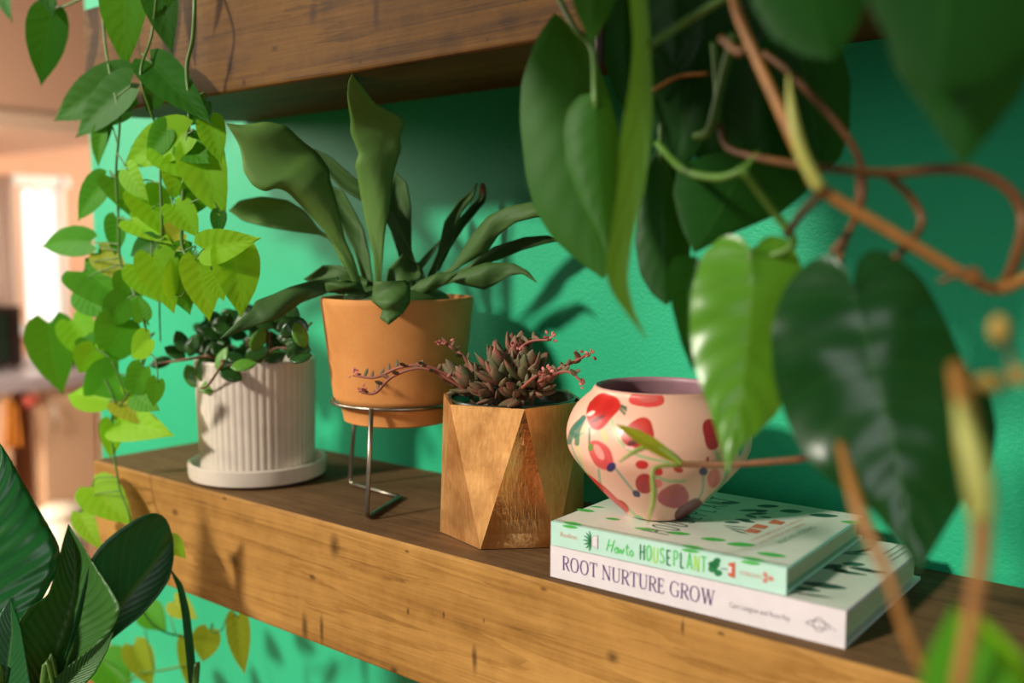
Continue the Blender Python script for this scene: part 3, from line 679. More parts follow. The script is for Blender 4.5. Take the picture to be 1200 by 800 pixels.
# ================================================================== BOOKS
Z = V((0, 0, 1))
def plane_hit(px, py, o, n):
    r = ray(px, py); return CAM + r * ((o - CAM).dot(n) / r.dot(n))
class Book:
    def __init__(s, A, B, D, T, name_label, cov, board=.0026):
        s.A = A; s.u = (B - A).normalized(); s.v = V((-s.u.y, s.u.x, 0)); s.L = (B - A).length; s.D = D; s.T = T
        s.root = thing('book', name_label, 'book', A + s.u * s.L / 2 + s.v * D / 2, 'stacked hardback books')
        u, v, b = s.u, s.v, board
        mb = s.mb = MB()
        obox(mb, A, u * s.L, v * D, Z * b); obox(mb, A + Z * (T - b), u * s.L, v * D, Z * b); obox(mb, A + Z * (b * .999), u * s.L, v * b, Z * (T - 2 * b + .00001))
        pg = MB(); NP = 26; i3 = .0042
        for k in range(NP):     # leaves of paper in small signatures
            z0 = b + (T - 2 * b) * k / NP; z1 = b + (T - 2 * b) * (k + .82) / NP; e = .0005 * math.sin(k * 2.1)
            obox(pg, A + u * (i3 + e) + v * (b + .0005) + Z * z0, u * (s.L - 2 * i3 - 2 * e), v * (D - b - i3 - e), Z * (z1 - z0))
        obox(pg, A + u * (i3 + .0007) + v * (b + .0005) + Z * b, u * (s.L - 2 * i3 - .0014), v * (D - b - i3 - .0008), Z * (T - 2 * b))
        s.pg = pg; s.mats = [cov]
    def mat(s, m):
        if m not in s.mats: s.mats.append(m)
        return s.mats.index(m)
    def su(s, px, py): return (plane_hit(px, py, s.A, s.v) - s.A).dot(s.u)
    def spine(s, pts, faces, m, x=0., y=0., lift=.0002): lay(s.mb, [(p[0] + x, p[1] + y) for p in pts], faces, s.A, s.u, Z, -s.v, s.mat(m), lift)
    def top(s, pts, faces, m, lift=.0002): lay(s.mb, pts, faces, s.A + Z * s.T, s.u, s.v, Z, s.mat(m), lift)
    def tuv(s, px, py):
        p = plane_hit(px, py, s.A + Z * s.T, Z) - s.A; return p.dot(s.u), p.dot(s.v)
    def done(s):
        s.mb.build('cover', s.mats, s.root, smooth=False); s.pg.build('page_block', 'page_paper', s.root, smooth=False)

A1 = at_z(645, 675, .0004); B1 = at_z(990, 760.5, .0004)
b1 = Book(A1, B1, .163, .0243, 'white hardback book lowest in the stack with a purple spine title', 'cover_white')
cap = .0108; u0, u1 = b1.su(659, 660), b1.su(838.5, 705)
pts, fs = serif_text('ROOT NURTURE GROW', cap, u1 - u0); b1.spine(pts, fs, 'ink_purple', u0, .0075)
a0, a1 = b1.su(855, 712), b1.su(926, 725)
put_text(b1.mb, 'Caro Langton and Rose Ray', b1.A + b1.u * a0 + Z * .0095, b1.u, Z, -b1.v, .0036, a1 - a0, b1.mat('ink_grey'))
ec = b1.su(960, 731)
for k in range(4):
    p, f = stroke([(ec + .0075 * math.cos(a) * (.5 if k % 2 else 1), .0118 + .0045 * math.sin(a) * (1 if k % 2 else .5)) for a in np.linspace(0, 2 * PI, 15)], .0005, 2); b1.spine(p, f, 'ink_grey')
for k in range(5):
    p, f = stroke([(ec - .009 + .0045 * k, .0118), (ec - .0075 + .0045 * k, .0135 if k % 2 else .0100)], .0005); b1.spine(p, f, 'ink_grey')
# lower cover: grey paper with dark plants and thin text
p, f = [(0.003, .003), (b1.L - .001, .003), (b1.L - .001, b1.D - .001), (.003, b1.D - .001)], [(0, 1, 2, 3)]; b1.top(p, f, 'cover_grey', .0001)
def cover_leaf(bk, px, py, lpx, wpx, ang, m):
    """leaf mark printed on a cover: centre by picture, size in metres"""
    uu, vv = bk.tuv(px, py); p, f = disc(uu, vv, lpx, wpx, ang, 16, .35); bk.top(p, f, m)
for (px, py, l, w, a, m) in [(965, 686, .015, .0055, .25, 'ink_deep'), (985, 668, .007, .004, -.4, 'ink_deep'), (1000, 661, .008, .005, .5, 'ink_teal'), (975, 664, .009, .005, 1.1, 'ink_deep'), (1010, 667, .009, .004, .1, 'ink_deep'), (995, 671, .012, .003, .2, 'ink_teal'),
                             (1025, 670, .008, .003, .3, 'ink_deep'), (1000, 649, .012, .0016, .5, 'ink_teal'), (1006, 646, .013, .0016, .9, 'ink_teal'), (1012, 645, .012, .0016, 1.3, 'ink_teal'), (940, 690, .012, .004, .3, 'ink_teal'), (950, 697, .014, .0016, .2, 'ink_deep'), (955, 680, .014, .0016, .3, 'cover_white')]:
    cover_leaf(b1, px, py, l, w, a, m)
for k, (pxa, pya, pxb, pyb) in enumerate([(1036, 649, 1056, 637), (1041, 653, 1060, 641), (1045, 657, 1062, 646)]):
    ua = b1.tuv(pxa, pya); ub = b1.tuv(pxb, pyb); d_ = V((ub[0] - ua[0], ub[1] - ua[1], 0)); ln = d_.length; du = b1.u * (d_.x / ln) + b1.v * (d_.y / ln); dv = Z.cross(du)
    put_text(b1.mb, 'plants for every room in the home', b1.A + Z * b1.T + b1.u * ua[0] + b1.v * ua[1], du, dv, Z, .003, ln, b1.mat('ink_teal')) if False else None
    p, f = stroke([ua, ub], .0013); b1.top(p, f, 'ink_grey')
b1.done()

z1 = .0253
A2 = at_z(645.5, 638, z1); B2 = at_z(921, 697.5, z1); T2 = plane_hit(645.5, 610.5, A2, V((0, 1, 0))).z - z1
u2 = (B2 - A2).normalized(); v2 = V((-u2.y, u2.x, 0)); D2 = (at_z(1012, 631, z1) - B2).dot(v2)
b2 = Book(A2, B2, D2, T2, 'mint green hardback book with leafy cover on top of the white book', 'cover_mint')
def hand_word(bk, word, ua, ub, y0, h, wid, mats_, wob=.06):
    n_ = len(word); step = (ub - ua) / n_
    for i, ch in enumerate(word):
        for st_ in HAND[ch]:
            pts = [(ua + step * (i + .08) + p[0] / .7 * step * .82, y0 + h * (p[1] + (wob if i % 2 else -wob * .4) * .6)) for p in st_]
            p, f = stroke(pts, wid, 5); bk.spine(p, f, mats_[i % len(mats_)])
hand_word(b2, 'HOUSEPLANT', b2.su(749, 645), b2.su(829, 660), T2 * .20, T2 * .60, .0012, ['ink_dark_green', 'ink_green', 'ink_lime', 'ink_green', 'ink_dark_green', 'ink_green'])
a0, a1 = b2.su(657, 626), b2.su(676, 630)
put_text(b2.mb, 'Rodino', b2.A + b2.u * a0 + Z * (T2 * .44), b2.u, Z, -b2.v, T2 * .20, a1 - a0, b2.mat('ink_red_text'))
# handwritten «How to»
a0, a1 = b2.su(710, 640), b2.su(743, 648); wd = (a1 - a0)
def scr(pts, w=.0011):
    p, f = stroke([(a0 + x * wd, T2 * (.22 + .55 * y)) for x, y in pts], w, 6); b2.spine(p, f, 'ink_green')
for q in [[(.02, .05), (.08, .5), (.13, .95)], [(.19, .02), (.25, .5), (.31, .97)], [(.08, .48), (.26, .55)],
          [(.38, .45), (.32, .28), (.34, .08), (.40, .06), (.43, .25), (.38, .45), (.46, .42)], [(.46, .45), (.48, .08), (.55, .35), (.58, .08), (.66, .48)],
          [(.76, .85), (.75, .3), (.77, .06), (.82, .1)], [(.70, .58), (.83, .62)], [(.91, .48), (.86, .3), (.88, .08), (.94, .08), (.97, .3), (.91, .48)]]: scr(q)
# spiky plant and pot drawings on the spine, lying on their side
uc = b2.su(688, 634)
for k in range(7):
    an = PI + (k - 3) * .42; l_ = b2.T * .42
    p, f = stroke([(uc + .004, T2 * .5), (uc + .004 + l_ * .6 * math.cos(an), T2 * .5 + l_ * .75 * math.sin(an)), (uc + .004 + l_ * 1.0 * math.cos(an), T2 * .5 + l_ * 1.05 * math.sin(an))], [.0016, .0013, .0003], 3); b2.spine(p, f, 'ink_dark_green')
uq = b2.su(700, 637)
p, f = [(uq - .005, T2 * .32), (uq, T2 * .24), (uq, T2 * .80), (uq - .005, T2 * .70)], [(0, 1, 2, 3)]; b2.spine(p, f, 'cover_white')
p, f = stroke([(uq - .005, T2 * .34), (uq + .0005, T2 * .24), (uq + .0005, T2 * .80), (uq - .005, T2 * .68)], .0006, 1); b2.spine(p, f, 'ink_grey')
uc = b2.su(845, 668)
for (dx, dy, rx, ry) in [(-.004, .62, .003, .0028), (-.006, .42, .0035, .0026), (-.002, .30, .003, .0022), (-.003, .76, .0028, .002), (-.007, .58, .0025, .002)]:
    p, f = disc(uc + dx, T2 * dy, rx, ry, .4, 12); b2.spine(p, f, 'ink_dark_green')
p, f = stroke([(uc, T2 * .5), (uc + .008, T2 * .52)], .0008); b2.spine(p, f, 'ink_grey')
uq = b2.su(855, 668); p, f = [(uq - .001, T2 * .28), (uq + .004, T2 * .22), (uq + .004, T2 * .84), (uq - .001, T2 * .76)], [(0, 1, 2, 3)]; b2.spine(p, f, 'ink_terracotta')
p, f = [(uq - .001, T2 * .4), (uq + .0015, T2 * .4), (uq + .0015, T2 * .66), (uq - .001, T2 * .66)], [(0, 1, 2, 3)]; b2.spine(p, f, 'cover_white', 0, 0, .0003)
a0, a1 = b2.su(867, 672), b2.su(893, 678)
put_text(b2.mb, 'STERLING', b2.A + b2.u * a0 + Z * (T2 * .42), b2.u, Z, -b2.v, T2 * .14, a1 - a0, b2.mat('ink_red_text'))
uq = b2.su(899, 680)
for k in range(3):
    p, f = disc(uq + .0025 * math.cos(k * 2.1), T2 * .5 + .0022 * math.sin(k * 2.1), .0021, .0016, k * 2.1, 10, .3); b2.spine(p, f, 'ink_red_text')
# top cover
p, f = [(.001, .007), (b2.L - .001, .007), (b2.L - .001, b2.D - .001), (.001, b2.D - .001)], [(0, 1, 2, 3)]
b2.top(p, f, 'cover_grey', .0001)
p, f = [(.001, .0045), (b2.L - .001, .0045), (b2.L - .001, .0055), (.001, .0055)], [(0, 1, 2, 3)]; b2.top(p, f, 'ink_terracotta', .0003)
for (px, py, l, w, a, m) in [(686, 598, .008, .0040, .1, 'ink_leaf'), (718, 608, .006, .003, .2, 'ink_leaf'), (757, 620, .009, .0035, .2, 'ink_leaf'), (795, 625, .009, .004, .3, 'ink_leaf'), (836, 632, .009, .0045, .35, 'ink_leaf'), (868, 638, .010, .005, .5, 'ink_leaf'), (904, 650, .010, .0045, .2, 'ink_leaf'),
                             (880, 598, .010, .0035, .7, 'ink_teal'), (900, 593, .009, .005, .6, 'ink_teal'), (927, 599, .009, .0055, .6, 'ink_teal'), (965, 604, .011, .0055, .5, 'ink_teal'), (856, 589, .008, .004, .6, 'ink_teal'), (998, 612, .008, .004, .3, 'ink_leaf'), (700, 594, .006, .002, .3, 'ink_leaf')]:
    cover_leaf(b2, px, py, l, w, a, m)
# leaves that wrap over the spine edge
for px, py in [(668, 613), (809, 639), (880, 652)]:
    uu = b2.su(px, py + 3); p, f = disc(uu, .0040, .008, .0032, .05, 14, .3); b2.top(p, f, 'ink_leaf', .0004)
    p, f = disc(uu, T2 - .0012, .007, .0012, .05, 12, .3); b2.spine(p, f, 'ink_leaf')
# potted plants picture
for (px, py) in [(881, 622), (889, 617), (909, 612)]:
    uu, vv = b2.tuv(px, py); p, f = [(uu - .004, vv - .006), (uu + .006, vv - .0045), (uu + .006, vv + .0045), (uu - .004, vv + .006)], [(0, 1, 2, 3)]; b2.top(p, f, 'ink_terracotta', .0003)
for (px, py, l, w, a) in [(862, 617, .009, .0012, .3), (864, 620, .010, .0012, .0), (866, 623, .009, .0012, -.3), (870, 609, .006, .003, .5), (880, 605, .006, .003, -.4), (876, 611, .006, .003, .1), (888, 602, .008, .003, .8), (897, 606, .005, .0022, .2), (858, 612, .006, .003, .6), (893, 599, .006, .003, 1.2)]:
    cover_leaf(b2, px, py, l, w, a, 'ink_deep')
def cover_line(bk, txt, pxa, pya, pxb, pyb, h, m):
    ua = bk.tuv(pxa, pya); ub = bk.tuv(pxb, pyb); d_ = V((ub[0] - ua[0], ub[1] - ua[1], 0)); ln = d_.length
    du = bk.u * (d_.x / ln) + bk.v * (d_.y / ln); dv = Z.cross(du)
    put_text(bk.mb, txt, bk.A + Z * bk.T + bk.u * ua[0] + bk.v * ua[1], du, dv, Z, h, ln, bk.mat(m))
cover_line(b2, "A BEGINNER'S GUIDE TO MAKING", 883, 634, 942, 609, .0032, 'ink_red_text')
cover_line(b2, 'AND KEEPING PLANT FRIENDS', 892, 637, 945, 614, .0032, 'ink_red_text')
cover_line(b2, 'HEATHER RODINO', 916, 637, 958, 618, .0052, 'ink_dark_green')
ua = b2.tuv(806, 603)
pts = []; 
for i, ch in enumerate('HOUSEPLANT'):
    for st_ in HAND[ch]:
        q = [(ua[0] + .014 - .022 * p_[1], b2.D * .12 + b2.D * .80 * (i + p_[0]) / 10) for p_ in st_]; p, f = stroke(q, .0016, 4); b2.top(p, f, 'ink_teal', .0003)
b2.done()

# ================================================================== PAINTED VASE
zt2 = z1 + T2 + .0004
pv = at_z(770, 602, zt2); VC = V((pv.x, pv.y, zt2)); dV = depth(VC + V((0, 0, .05)))
pxm = dV / F
vt = thing('painted_vase', 'peach ceramic vase painted with red fruit and flowers standing on the books', 'vase', VC)
RB, RR, RM = 37 * pxm, 75 * pxm, 107 * pxm
ztop = (CAM.z - (449 - 288) * pxm) - zt2; zmax = (CAM.z - (514 - 288) * pxm) - zt2
ctrl = [(0, 0), (RB * .8, 0), (RB, .0015), (RB + (RM - RB) * .30, zmax * .24), (RB + (RM - RB) * .66, zmax * .55), (RB + (RM - RB) * .93, zmax * .83), (RM, zmax * 1.03), (RM * .985, zmax + (ztop - zmax) * .32), (RM * .90, zmax + (ztop - zmax) * .62), (RR * 1.06, zmax + (ztop - zmax) * .87), (RR * 1.005, ztop - .0015), (RR * .975, ztop)]
sp_ = spline([(r, z, 0) for r, z in ctrl[2:]], 18)
outer = [(0, 0), (RB * .8, 0)] + [(float(p[0]), float(p[1])) for p in sp_]
mb = MB(); NT_ = 900; lathe(mb, outer, VC, NT_)
o = mb.build('body', 'vase_paint', vt)
P = np.array([tuple(p) for p in mb.v]); rel = P - np.array(VC)
# paint: every point of the glaze takes its colour from the painted pattern (the far side repeats it)
fdir = np.array([FW.x, FW.y, 0]); fdir /= np.linalg.norm(fdir)
back = (rel @ fdir) > .001
R2 = rel.copy(); R2[back, 0] *= -1; R2[back, 1] *= -1
Q = R2 + np.array(VC) - np.array(CAM)
dd_ = Q @ np.array(FW); PX = 600 + F * (Q @ np.array(RT)) / dd_; PY = 400 - F * (Q @ np.array(UP)) / dd_
X = (PX - 640) * 3.75; Y = (PY - 430) * 3.75
colr = np.empty((len(P), 3)); colr[:] = lin((234, 184, 160))[:3]
def wob_(x, y, k): return .06 * np.sin(x * .05 + k) + .05 * np.sin(y * .06 + 2 * k)
def soft(val, w=.08): return np.clip((1 - val) / w, 0, 1)
def lay_c(m, c):
    global colr
    colr = colr * (1 - m[:, None]) + np.array(lin(c)[:3]) * m[:, None]
def ell(cx, cy, rx, ry, rot, c, c2=None, k=0., power=2.0, streak=0.):
    a = math.radians(rot); dx, dy = X - cx, Y - cy; x = dx * math.cos(a) + dy * math.sin(a); y = -dx * math.sin(a) + dy * math.cos(a)
    c = (c[0] * .9, c[1] * .82, c[2] * .78) if c[0] > 150 and c[1] < 120 else c
    v = (np.abs(x / rx) ** power + np.abs(y / ry) ** power) ** (1 / power) + wob_(X, Y, k)
    lay_c(soft(v), c)
    if c2 is not None:
        g = np.clip(.5 + .55 * y / ry + .25 * np.sin(x / rx * 6 + k), 0, 1) * soft(v); lay_c(g * .8, c2)
    if streak: lay_c(soft(v) * streak * np.clip(np.sin(np.arctan2(y, x) * 9) * 2 - .6, 0, 1), c2 or c)
def line(pts, w, c):
    C = spline([(a, b, 0) for a, b in pts], 8); best = np.full(len(X), 1e9)
    for q, r in zip(C[:-1], C[1:]):
        ax_, ay_ = q[0], q[1]; bx_, by_ = r[0] - q[0], r[1] - q[1]; t_ = np.clip(((X - ax_) * bx_ + (Y - ay_) * by_) / (bx_ * bx_ + by_ * by_ + 1e-9), 0, 1)
        best = np.minimum(best, np.hypot(X - ax_ - t_ * bx_, Y - ay_ - t_ * by_))
    lay_c(np.clip((w - best) / 3 + .5, 0, 1) * .85, c)
GL = (150, 190, 130); GT = (120, 170, 140)
for pts, w, c in [([(170, 255), (140, 340), (165, 450), (190, 470)], 5, (190, 200, 130)), ([(160, 290), (110, 330), (150, 430), (210, 520)], 4, GT), ([(285, 225), (320, 320), (400, 385), (540, 420)], 6, GL), ([(230, 450), (250, 540), (330, 600)], 5, GT), ([(300, 440), (380, 540)], 5, (110, 160, 140)), ([(190, 340), (190, 270)], 5, (60, 110, 80)),
                  ([(480, 480), (540, 500), (610, 500)], 7, GL), ([(690, 470), (688, 540), (670, 580)], 5, GT), ([(800, 460), (770, 520), (700, 590)], 8, (120, 160, 120)), ([(345, 600), (400, 660), (440, 680)], 6, GL), ([(250, 280), (262, 320)], 9, (200, 200, 130)), ([(840, 340), (800, 420), (790, 470)], 7, GT), ([(745, 370), (765, 420)], 8, GL)]: line(pts, w, c)
for pts in [[(165, 222), (120, 270), (100, 330)], [(165, 222), (140, 280), (135, 335)], [(150, 240), (115, 280), (125, 300)]]: line(pts, 11, (20, 110, 92))
line([(195, 160), (220, 138)], 7, (60, 90, 60)); line([(320, 165), (350, 178)], 6, (40, 90, 60)); line([(322, 180), (345, 205)], 6, (40, 90, 60)); line([(330, 172), (352, 190)], 5, (40, 90, 60))
ell(248, 187, 62, 88, 35, (222, 50, 44), (176, 26, 20), .3, 2.4); ell(196, 204, 20, 9, -30, (245, 200, 190)); ell(225, 228, 40, 8, -25, (120, 20, 16))
ell(443, 140, 80, 35, 2, (232, 96, 88), (214, 66, 66), 1., 3.2); ell(443, 138, 50, 18, 0, (226, 116, 112))
ell(405, 292, 76, 62, -25, (220, 64, 52), (166, 30, 26), 2., 2.3); ell(392, 328, 40, 14, -20, (100, 18, 24)); ell(370, 355, 25, 8, 10, (250, 190, 190))
ell(243, 388, 46, 74, -32, (232, 110, 110), (210, 70, 78), 1.4); ell(232, 372, 16, 40, -30, (240, 150, 140)); ell(286, 440, 20, 26, 40, (56, 50, 110), (40, 40, 80)); ell(195, 352, 12, 18, 0, (110, 140, 70))
ell(250, 558, 30, 150, -48, (226, 66, 66), (200, 44, 50), 3., 2.2, .4); ell(330, 610, 20, 42, -50, (214, 54, 62))
ell(420, 430, 31, 22, 5, (222, 60, 66)); ell(430, 512, 44, 42, 20, (206, 54, 62), (150, 26, 40), 1.1); ell(495, 460, 20, 18, 0, (222, 60, 66)); ell(490, 512, 22, 18, 0, (228, 120, 116)); ell(580, 450, 24, 14, 20, (206, 70, 50))
ell(560, 567, 70, 55, -8, (206, 112, 116), (176, 72, 92), .7, 2.2, .5)
ell(628, 632, 42, 72, 48, (120, 62, 66), (92, 44, 52), 2.2, 2.2, .5)
ell(728, 295, 36, 68, -10, (196, 66, 74), (160, 40, 52), .9, 2.4, .3); ell(740, 487, 28, 45, 10, (222, 130, 116), (206, 96, 92), .2)
ell(690, 458, 20, 19, 0, (54, 58, 104)); ell(397, 556, 22, 16, 40, (44, 44, 90)); ell(410, 664, 26, 12, 25, (130, 180, 130)); ell(710, 405, 6, 10, 0, (190, 50, 40)); ell(860, 350, 10, 40, 15, (90, 140, 150))
rim_ = np.clip((rel[:, 2] - (ztop - .0012)) / .0008, 0, 1); lay_c(rim_, (196, 148, 138))
ca = o.data.color_attributes.new('paint', 'FLOAT_COLOR', 'POINT')
ca.data.foreach_set('color', np.c_[colr, np.ones(len(P))].astype(np.float32).ravel())
inner = [(RR * .975, ztop), (RR * .945, ztop - .0008), (RR * .935, ztop - .004), (RM * .86, zmax + (ztop - zmax) * .55), (RM * .94, zmax), (RM * .80, zmax * .6), (RB * .85, .006), (0, .006)]
mb = MB(); lathe(mb, inner, VC, 96); mb.build('inner_wall', 'vase_interior', vt)

# ================================================================== TRAILING PLANT ON THE SHELF END (lime leaves)
rnd = random.Random(3)
PLX = {}
tp2 = thing('hanging_trailing_plant', 'lime green heart leaved vine hanging down over the ends of both shelves', 'trailing plant', at_y(160, 200, .55))
vine_pts = []
def vine_run(mb, pts, r, n=6):
    C = tube(mb, pts, r, 7, n); vine_pts.extend(C); return C
YV = .545
vm = MB()
vine_run(vm, [at_y(226, -60, YV + .02), at_y(228, 0, YV), at_y(226, 45, YV), at_y(219, 80, YV), at_y(222, 130, YV), at_y(216, 200, YV), at_y(214, 250, YV), at_y(214, 290, YV), at_y(228, 310, YV), at_y(255, 345, YV)], [.0019] * 6 + [.0019, .0017, .0014, .001])
vm.build('vine', 'vine_green', tp2)
vm = MB(); vine_run(vm, [at_y(118, -50, YV), at_y(122, 40, YV), at_y(130, 90, YV - .01), at_y(140, 140, YV - .01), at_y(136, 200, YV), at_y(139, 260, YV), at_y(142, 310, YV), at_y(160, 350, YV), at_y(172, 395, YV), at_y(165, 430, YV), at_y(148, 465, YV), at_y(131, 490, YV), at_y(133, 525, YV), at_y(141, 575, YV), at_y(152, 606, YV), at_y(158, 670, YV), at_y(166, 712, YV + .01), at_y(188, 738, YV + .06), at_y(225, 746, YV + .1), at_y(260, 738, YV + .1)],
         [.0013] * 4 + [.0013] * 9 + [.0011] * 7); vm.build('vine', 'vine_green', tp2)
vm = MB(); vine_run(vm, [at_y(187, -40, YV), at_y(178, 40, YV), at_y(165, 90, YV - .02), at_y(186, 160, YV), at_y(188, 215, YV), at_y(190, 280, YV), at_y(187, 350, YV + .02), at_y(188, 400, YV + .02)], [.0013] * 6 + [.001, .0008]); vm.build('vine', 'vine_green', tp2)
vm = MB(); vine_run(vm, [at_y(-12, -60, YV), at_y(0, -10, YV), at_y(40, -14, YV), at_y(66, 8, YV), at_y(95, -2, YV), at_y(120, -20, YV)], .0014); vm.build('vine', 'vine_green', tp2)
vm = MB(); vine_run(vm, [at_y(150, 800, .64), at_y(165, 788, .64), at_y(190, 785, .64), at_y(218, 778, .64), at_y(225, 765, .64)], .0014); vm.build('vine', 'vine_green', tp2)
def pl(bx, by, tx, ty, w, m, roll=0, fold=.25, bend=.10, y=YV, dy=0., wav=0., prof='heart', curl=.05, lean=.25, stem=True, tdy=None):
    y += dy; yt = y if tdy is None else y + tdy
    a = at_y(bx, by, y); b = at_y(tx, ty, yt); d = depth(a); W = w * d / F / max(.35, math.cos(math.radians(roll)))
    n = facing(a, b - a, roll + rnd.uniform(-8, 8)) + V((-.15, 0, lean))
    mb = MB(); leaf(mb, a, b, W, n, prof, fold, bend, curl, wav, 16, 8, side=rnd.uniform(-.03, .03)); lf = mb.build('leaf', m, tp2)
    if stem:
        q = min(vine_pts, key=lambda c: (c - a).length); k = (q - a).length
        if k < .12:
            mid = (a * .6 + q * .4) - (b - a).normalized() * .012; pet = MB(); tube(pet, [q, mid, a, a + (b - a) * .03], [.0009, .0008, .0007, .0005], 6, 4); pet.build('leaf_stalk', 'vine_green', lf)
L_, G_, K_, O_ = 'pothos_lime', 'pothos_green', 'pothos_dark', 'pothos_olive'
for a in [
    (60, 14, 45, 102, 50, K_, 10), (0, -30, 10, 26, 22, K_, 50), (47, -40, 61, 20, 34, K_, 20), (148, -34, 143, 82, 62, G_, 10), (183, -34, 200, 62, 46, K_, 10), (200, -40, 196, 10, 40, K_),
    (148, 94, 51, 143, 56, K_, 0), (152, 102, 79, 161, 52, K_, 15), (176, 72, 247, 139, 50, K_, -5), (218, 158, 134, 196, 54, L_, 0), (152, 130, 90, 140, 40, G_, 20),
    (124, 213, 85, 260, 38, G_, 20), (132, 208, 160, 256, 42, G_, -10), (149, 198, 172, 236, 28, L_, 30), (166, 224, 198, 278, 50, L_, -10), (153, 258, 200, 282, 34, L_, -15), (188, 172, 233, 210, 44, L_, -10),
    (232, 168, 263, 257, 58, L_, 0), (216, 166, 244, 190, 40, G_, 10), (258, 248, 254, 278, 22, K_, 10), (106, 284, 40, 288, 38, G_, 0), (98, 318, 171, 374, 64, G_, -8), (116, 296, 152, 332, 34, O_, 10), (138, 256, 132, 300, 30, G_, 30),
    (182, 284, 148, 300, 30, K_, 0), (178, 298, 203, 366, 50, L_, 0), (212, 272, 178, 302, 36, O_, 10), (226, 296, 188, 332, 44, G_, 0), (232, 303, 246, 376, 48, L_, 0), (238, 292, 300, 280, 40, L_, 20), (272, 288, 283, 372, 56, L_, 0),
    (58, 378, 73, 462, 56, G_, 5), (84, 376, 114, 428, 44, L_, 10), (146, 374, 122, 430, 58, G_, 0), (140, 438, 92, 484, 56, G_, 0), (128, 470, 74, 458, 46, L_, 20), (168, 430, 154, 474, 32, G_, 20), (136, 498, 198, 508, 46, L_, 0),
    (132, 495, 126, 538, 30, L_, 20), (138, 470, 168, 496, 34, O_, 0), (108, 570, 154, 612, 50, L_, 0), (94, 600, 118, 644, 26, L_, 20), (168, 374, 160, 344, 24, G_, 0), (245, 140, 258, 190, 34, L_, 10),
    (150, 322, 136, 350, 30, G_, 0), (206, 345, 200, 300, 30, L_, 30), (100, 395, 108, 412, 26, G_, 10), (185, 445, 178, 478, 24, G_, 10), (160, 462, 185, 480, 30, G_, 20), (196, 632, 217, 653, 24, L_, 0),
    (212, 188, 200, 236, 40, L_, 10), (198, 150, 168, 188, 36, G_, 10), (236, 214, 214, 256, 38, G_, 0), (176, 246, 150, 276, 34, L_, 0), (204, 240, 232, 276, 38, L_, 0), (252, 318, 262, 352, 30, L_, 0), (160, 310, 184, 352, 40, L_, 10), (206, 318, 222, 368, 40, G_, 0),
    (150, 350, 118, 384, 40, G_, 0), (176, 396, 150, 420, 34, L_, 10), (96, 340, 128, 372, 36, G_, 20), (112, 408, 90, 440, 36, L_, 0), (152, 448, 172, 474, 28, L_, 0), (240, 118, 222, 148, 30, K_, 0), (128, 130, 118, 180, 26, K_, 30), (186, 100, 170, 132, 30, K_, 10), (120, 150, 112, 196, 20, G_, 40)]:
    pl(*a, dy=rnd.uniform(-.012, .012))
for a in [(278, 722, 287, 792, 28, O_, 0), (246, 738, 236, 778, 34, O_, 10), (204, 704, 230, 724, 28, O_, 10), (172, 714, 194, 738, 34, G_, 0), (118, 772, 150, 812, 50, G_, 0), (156, 756, 178, 806, 34, O_, 0), (216, 748, 222, 810, 18, O_, 0)]:
    pl(*a, dy=.10, stem=True)

# ================================================================== BIG LEAVED FLOOR PLANT
def blade(root, left, mid, right, d0, d1, m, fold=.15, curl=.0, foldr=None, wave=.0, dtip=0., n=40, h=8, thick=0., name='leaf'):
    """leaf from its two margins and midrib (base to tip). Distance runs d0 -> d1 along the midrib; fold = margins
    nearer (+) or farther (-) per half width; curl = same, growing towards the edge; dtip = tip falls away"""
    A, B, C = (smooth_line(resample(x, n)) for x in (left, mid, right)); vs = []; uv = []
    fr_ = fold if foldr is None else foldr
    for i in range(n):
        t = i / (n - 1); d = d0 + (d1 - d0) * t + dtip * t ** 3
        for j in range(2 * h + 1):
            q = (j - h) / h; E = A if q < 0 else C; aq = abs(q); p = B[i] + (E[i] - B[i]) * aq
            hw = np.hypot(*(E[i] - B[i])) * d / F; f_ = fold if q < 0 else fr_
            dd = d - f_ * hw * aq - curl * hw * aq ** 3 + wave * hw * aq * math.sin(t * 17 + q)
            vs.append(at(p[0], p[1], dd)); uv.append((.5 + q / 2, t))
    W_ = 2 * h + 1
    fs = [(i * W_ + j, i * W_ + j + 1, (i + 1) * W_ + j + 1, (i + 1) * W_ + j) for i in range(n - 1) for j in range(2 * h)]
    mb = MB(); mb.add(vs, fs, 0, uv); o = mb.build(name, m, root)
    if thick: solid(o, thick, 0)
    return o
FB = V((-.80, .30, -1.1))
bp = thing('floor_plant', 'big leaved dark green plant rising from the floor in front of the shelf end', 'floor plant', FB)
def floor_stalk(lf, px, py, d, px2, py2):
    a = at(px, py, d); b = at(px2, py2, d); mb = MB()
    tube(mb, [FB + V((rnd.uniform(-.03, .03), rnd.uniform(-.03, .03), 0)), FB * .4 + a * .6 + V((0, 0, -.12)), a, b], [.008, .006, .0035, .0012], 8, 8); mb.build('leaf_stalk', 'vine_green', lf)
lf = blade(bp, [(-60, 830), (-95, 760), (-120, 690), (-90, 600), (-40, 540), (-8, 508)], [(-45, 830), (-42, 740), (-36, 660), (-26, 580), (-8, 508)],
      [(-30, 832), (15, 752), (50, 702), (68, 668), (72, 643), (55, 612), (30, 570), (8, 530), (-8, 508)], .86, .92, 'banana_leaf_ribbed', -.1, -.1, wave=.03, thick=.0006); floor_stalk(lf, -50, 840, .86, -44, 780)
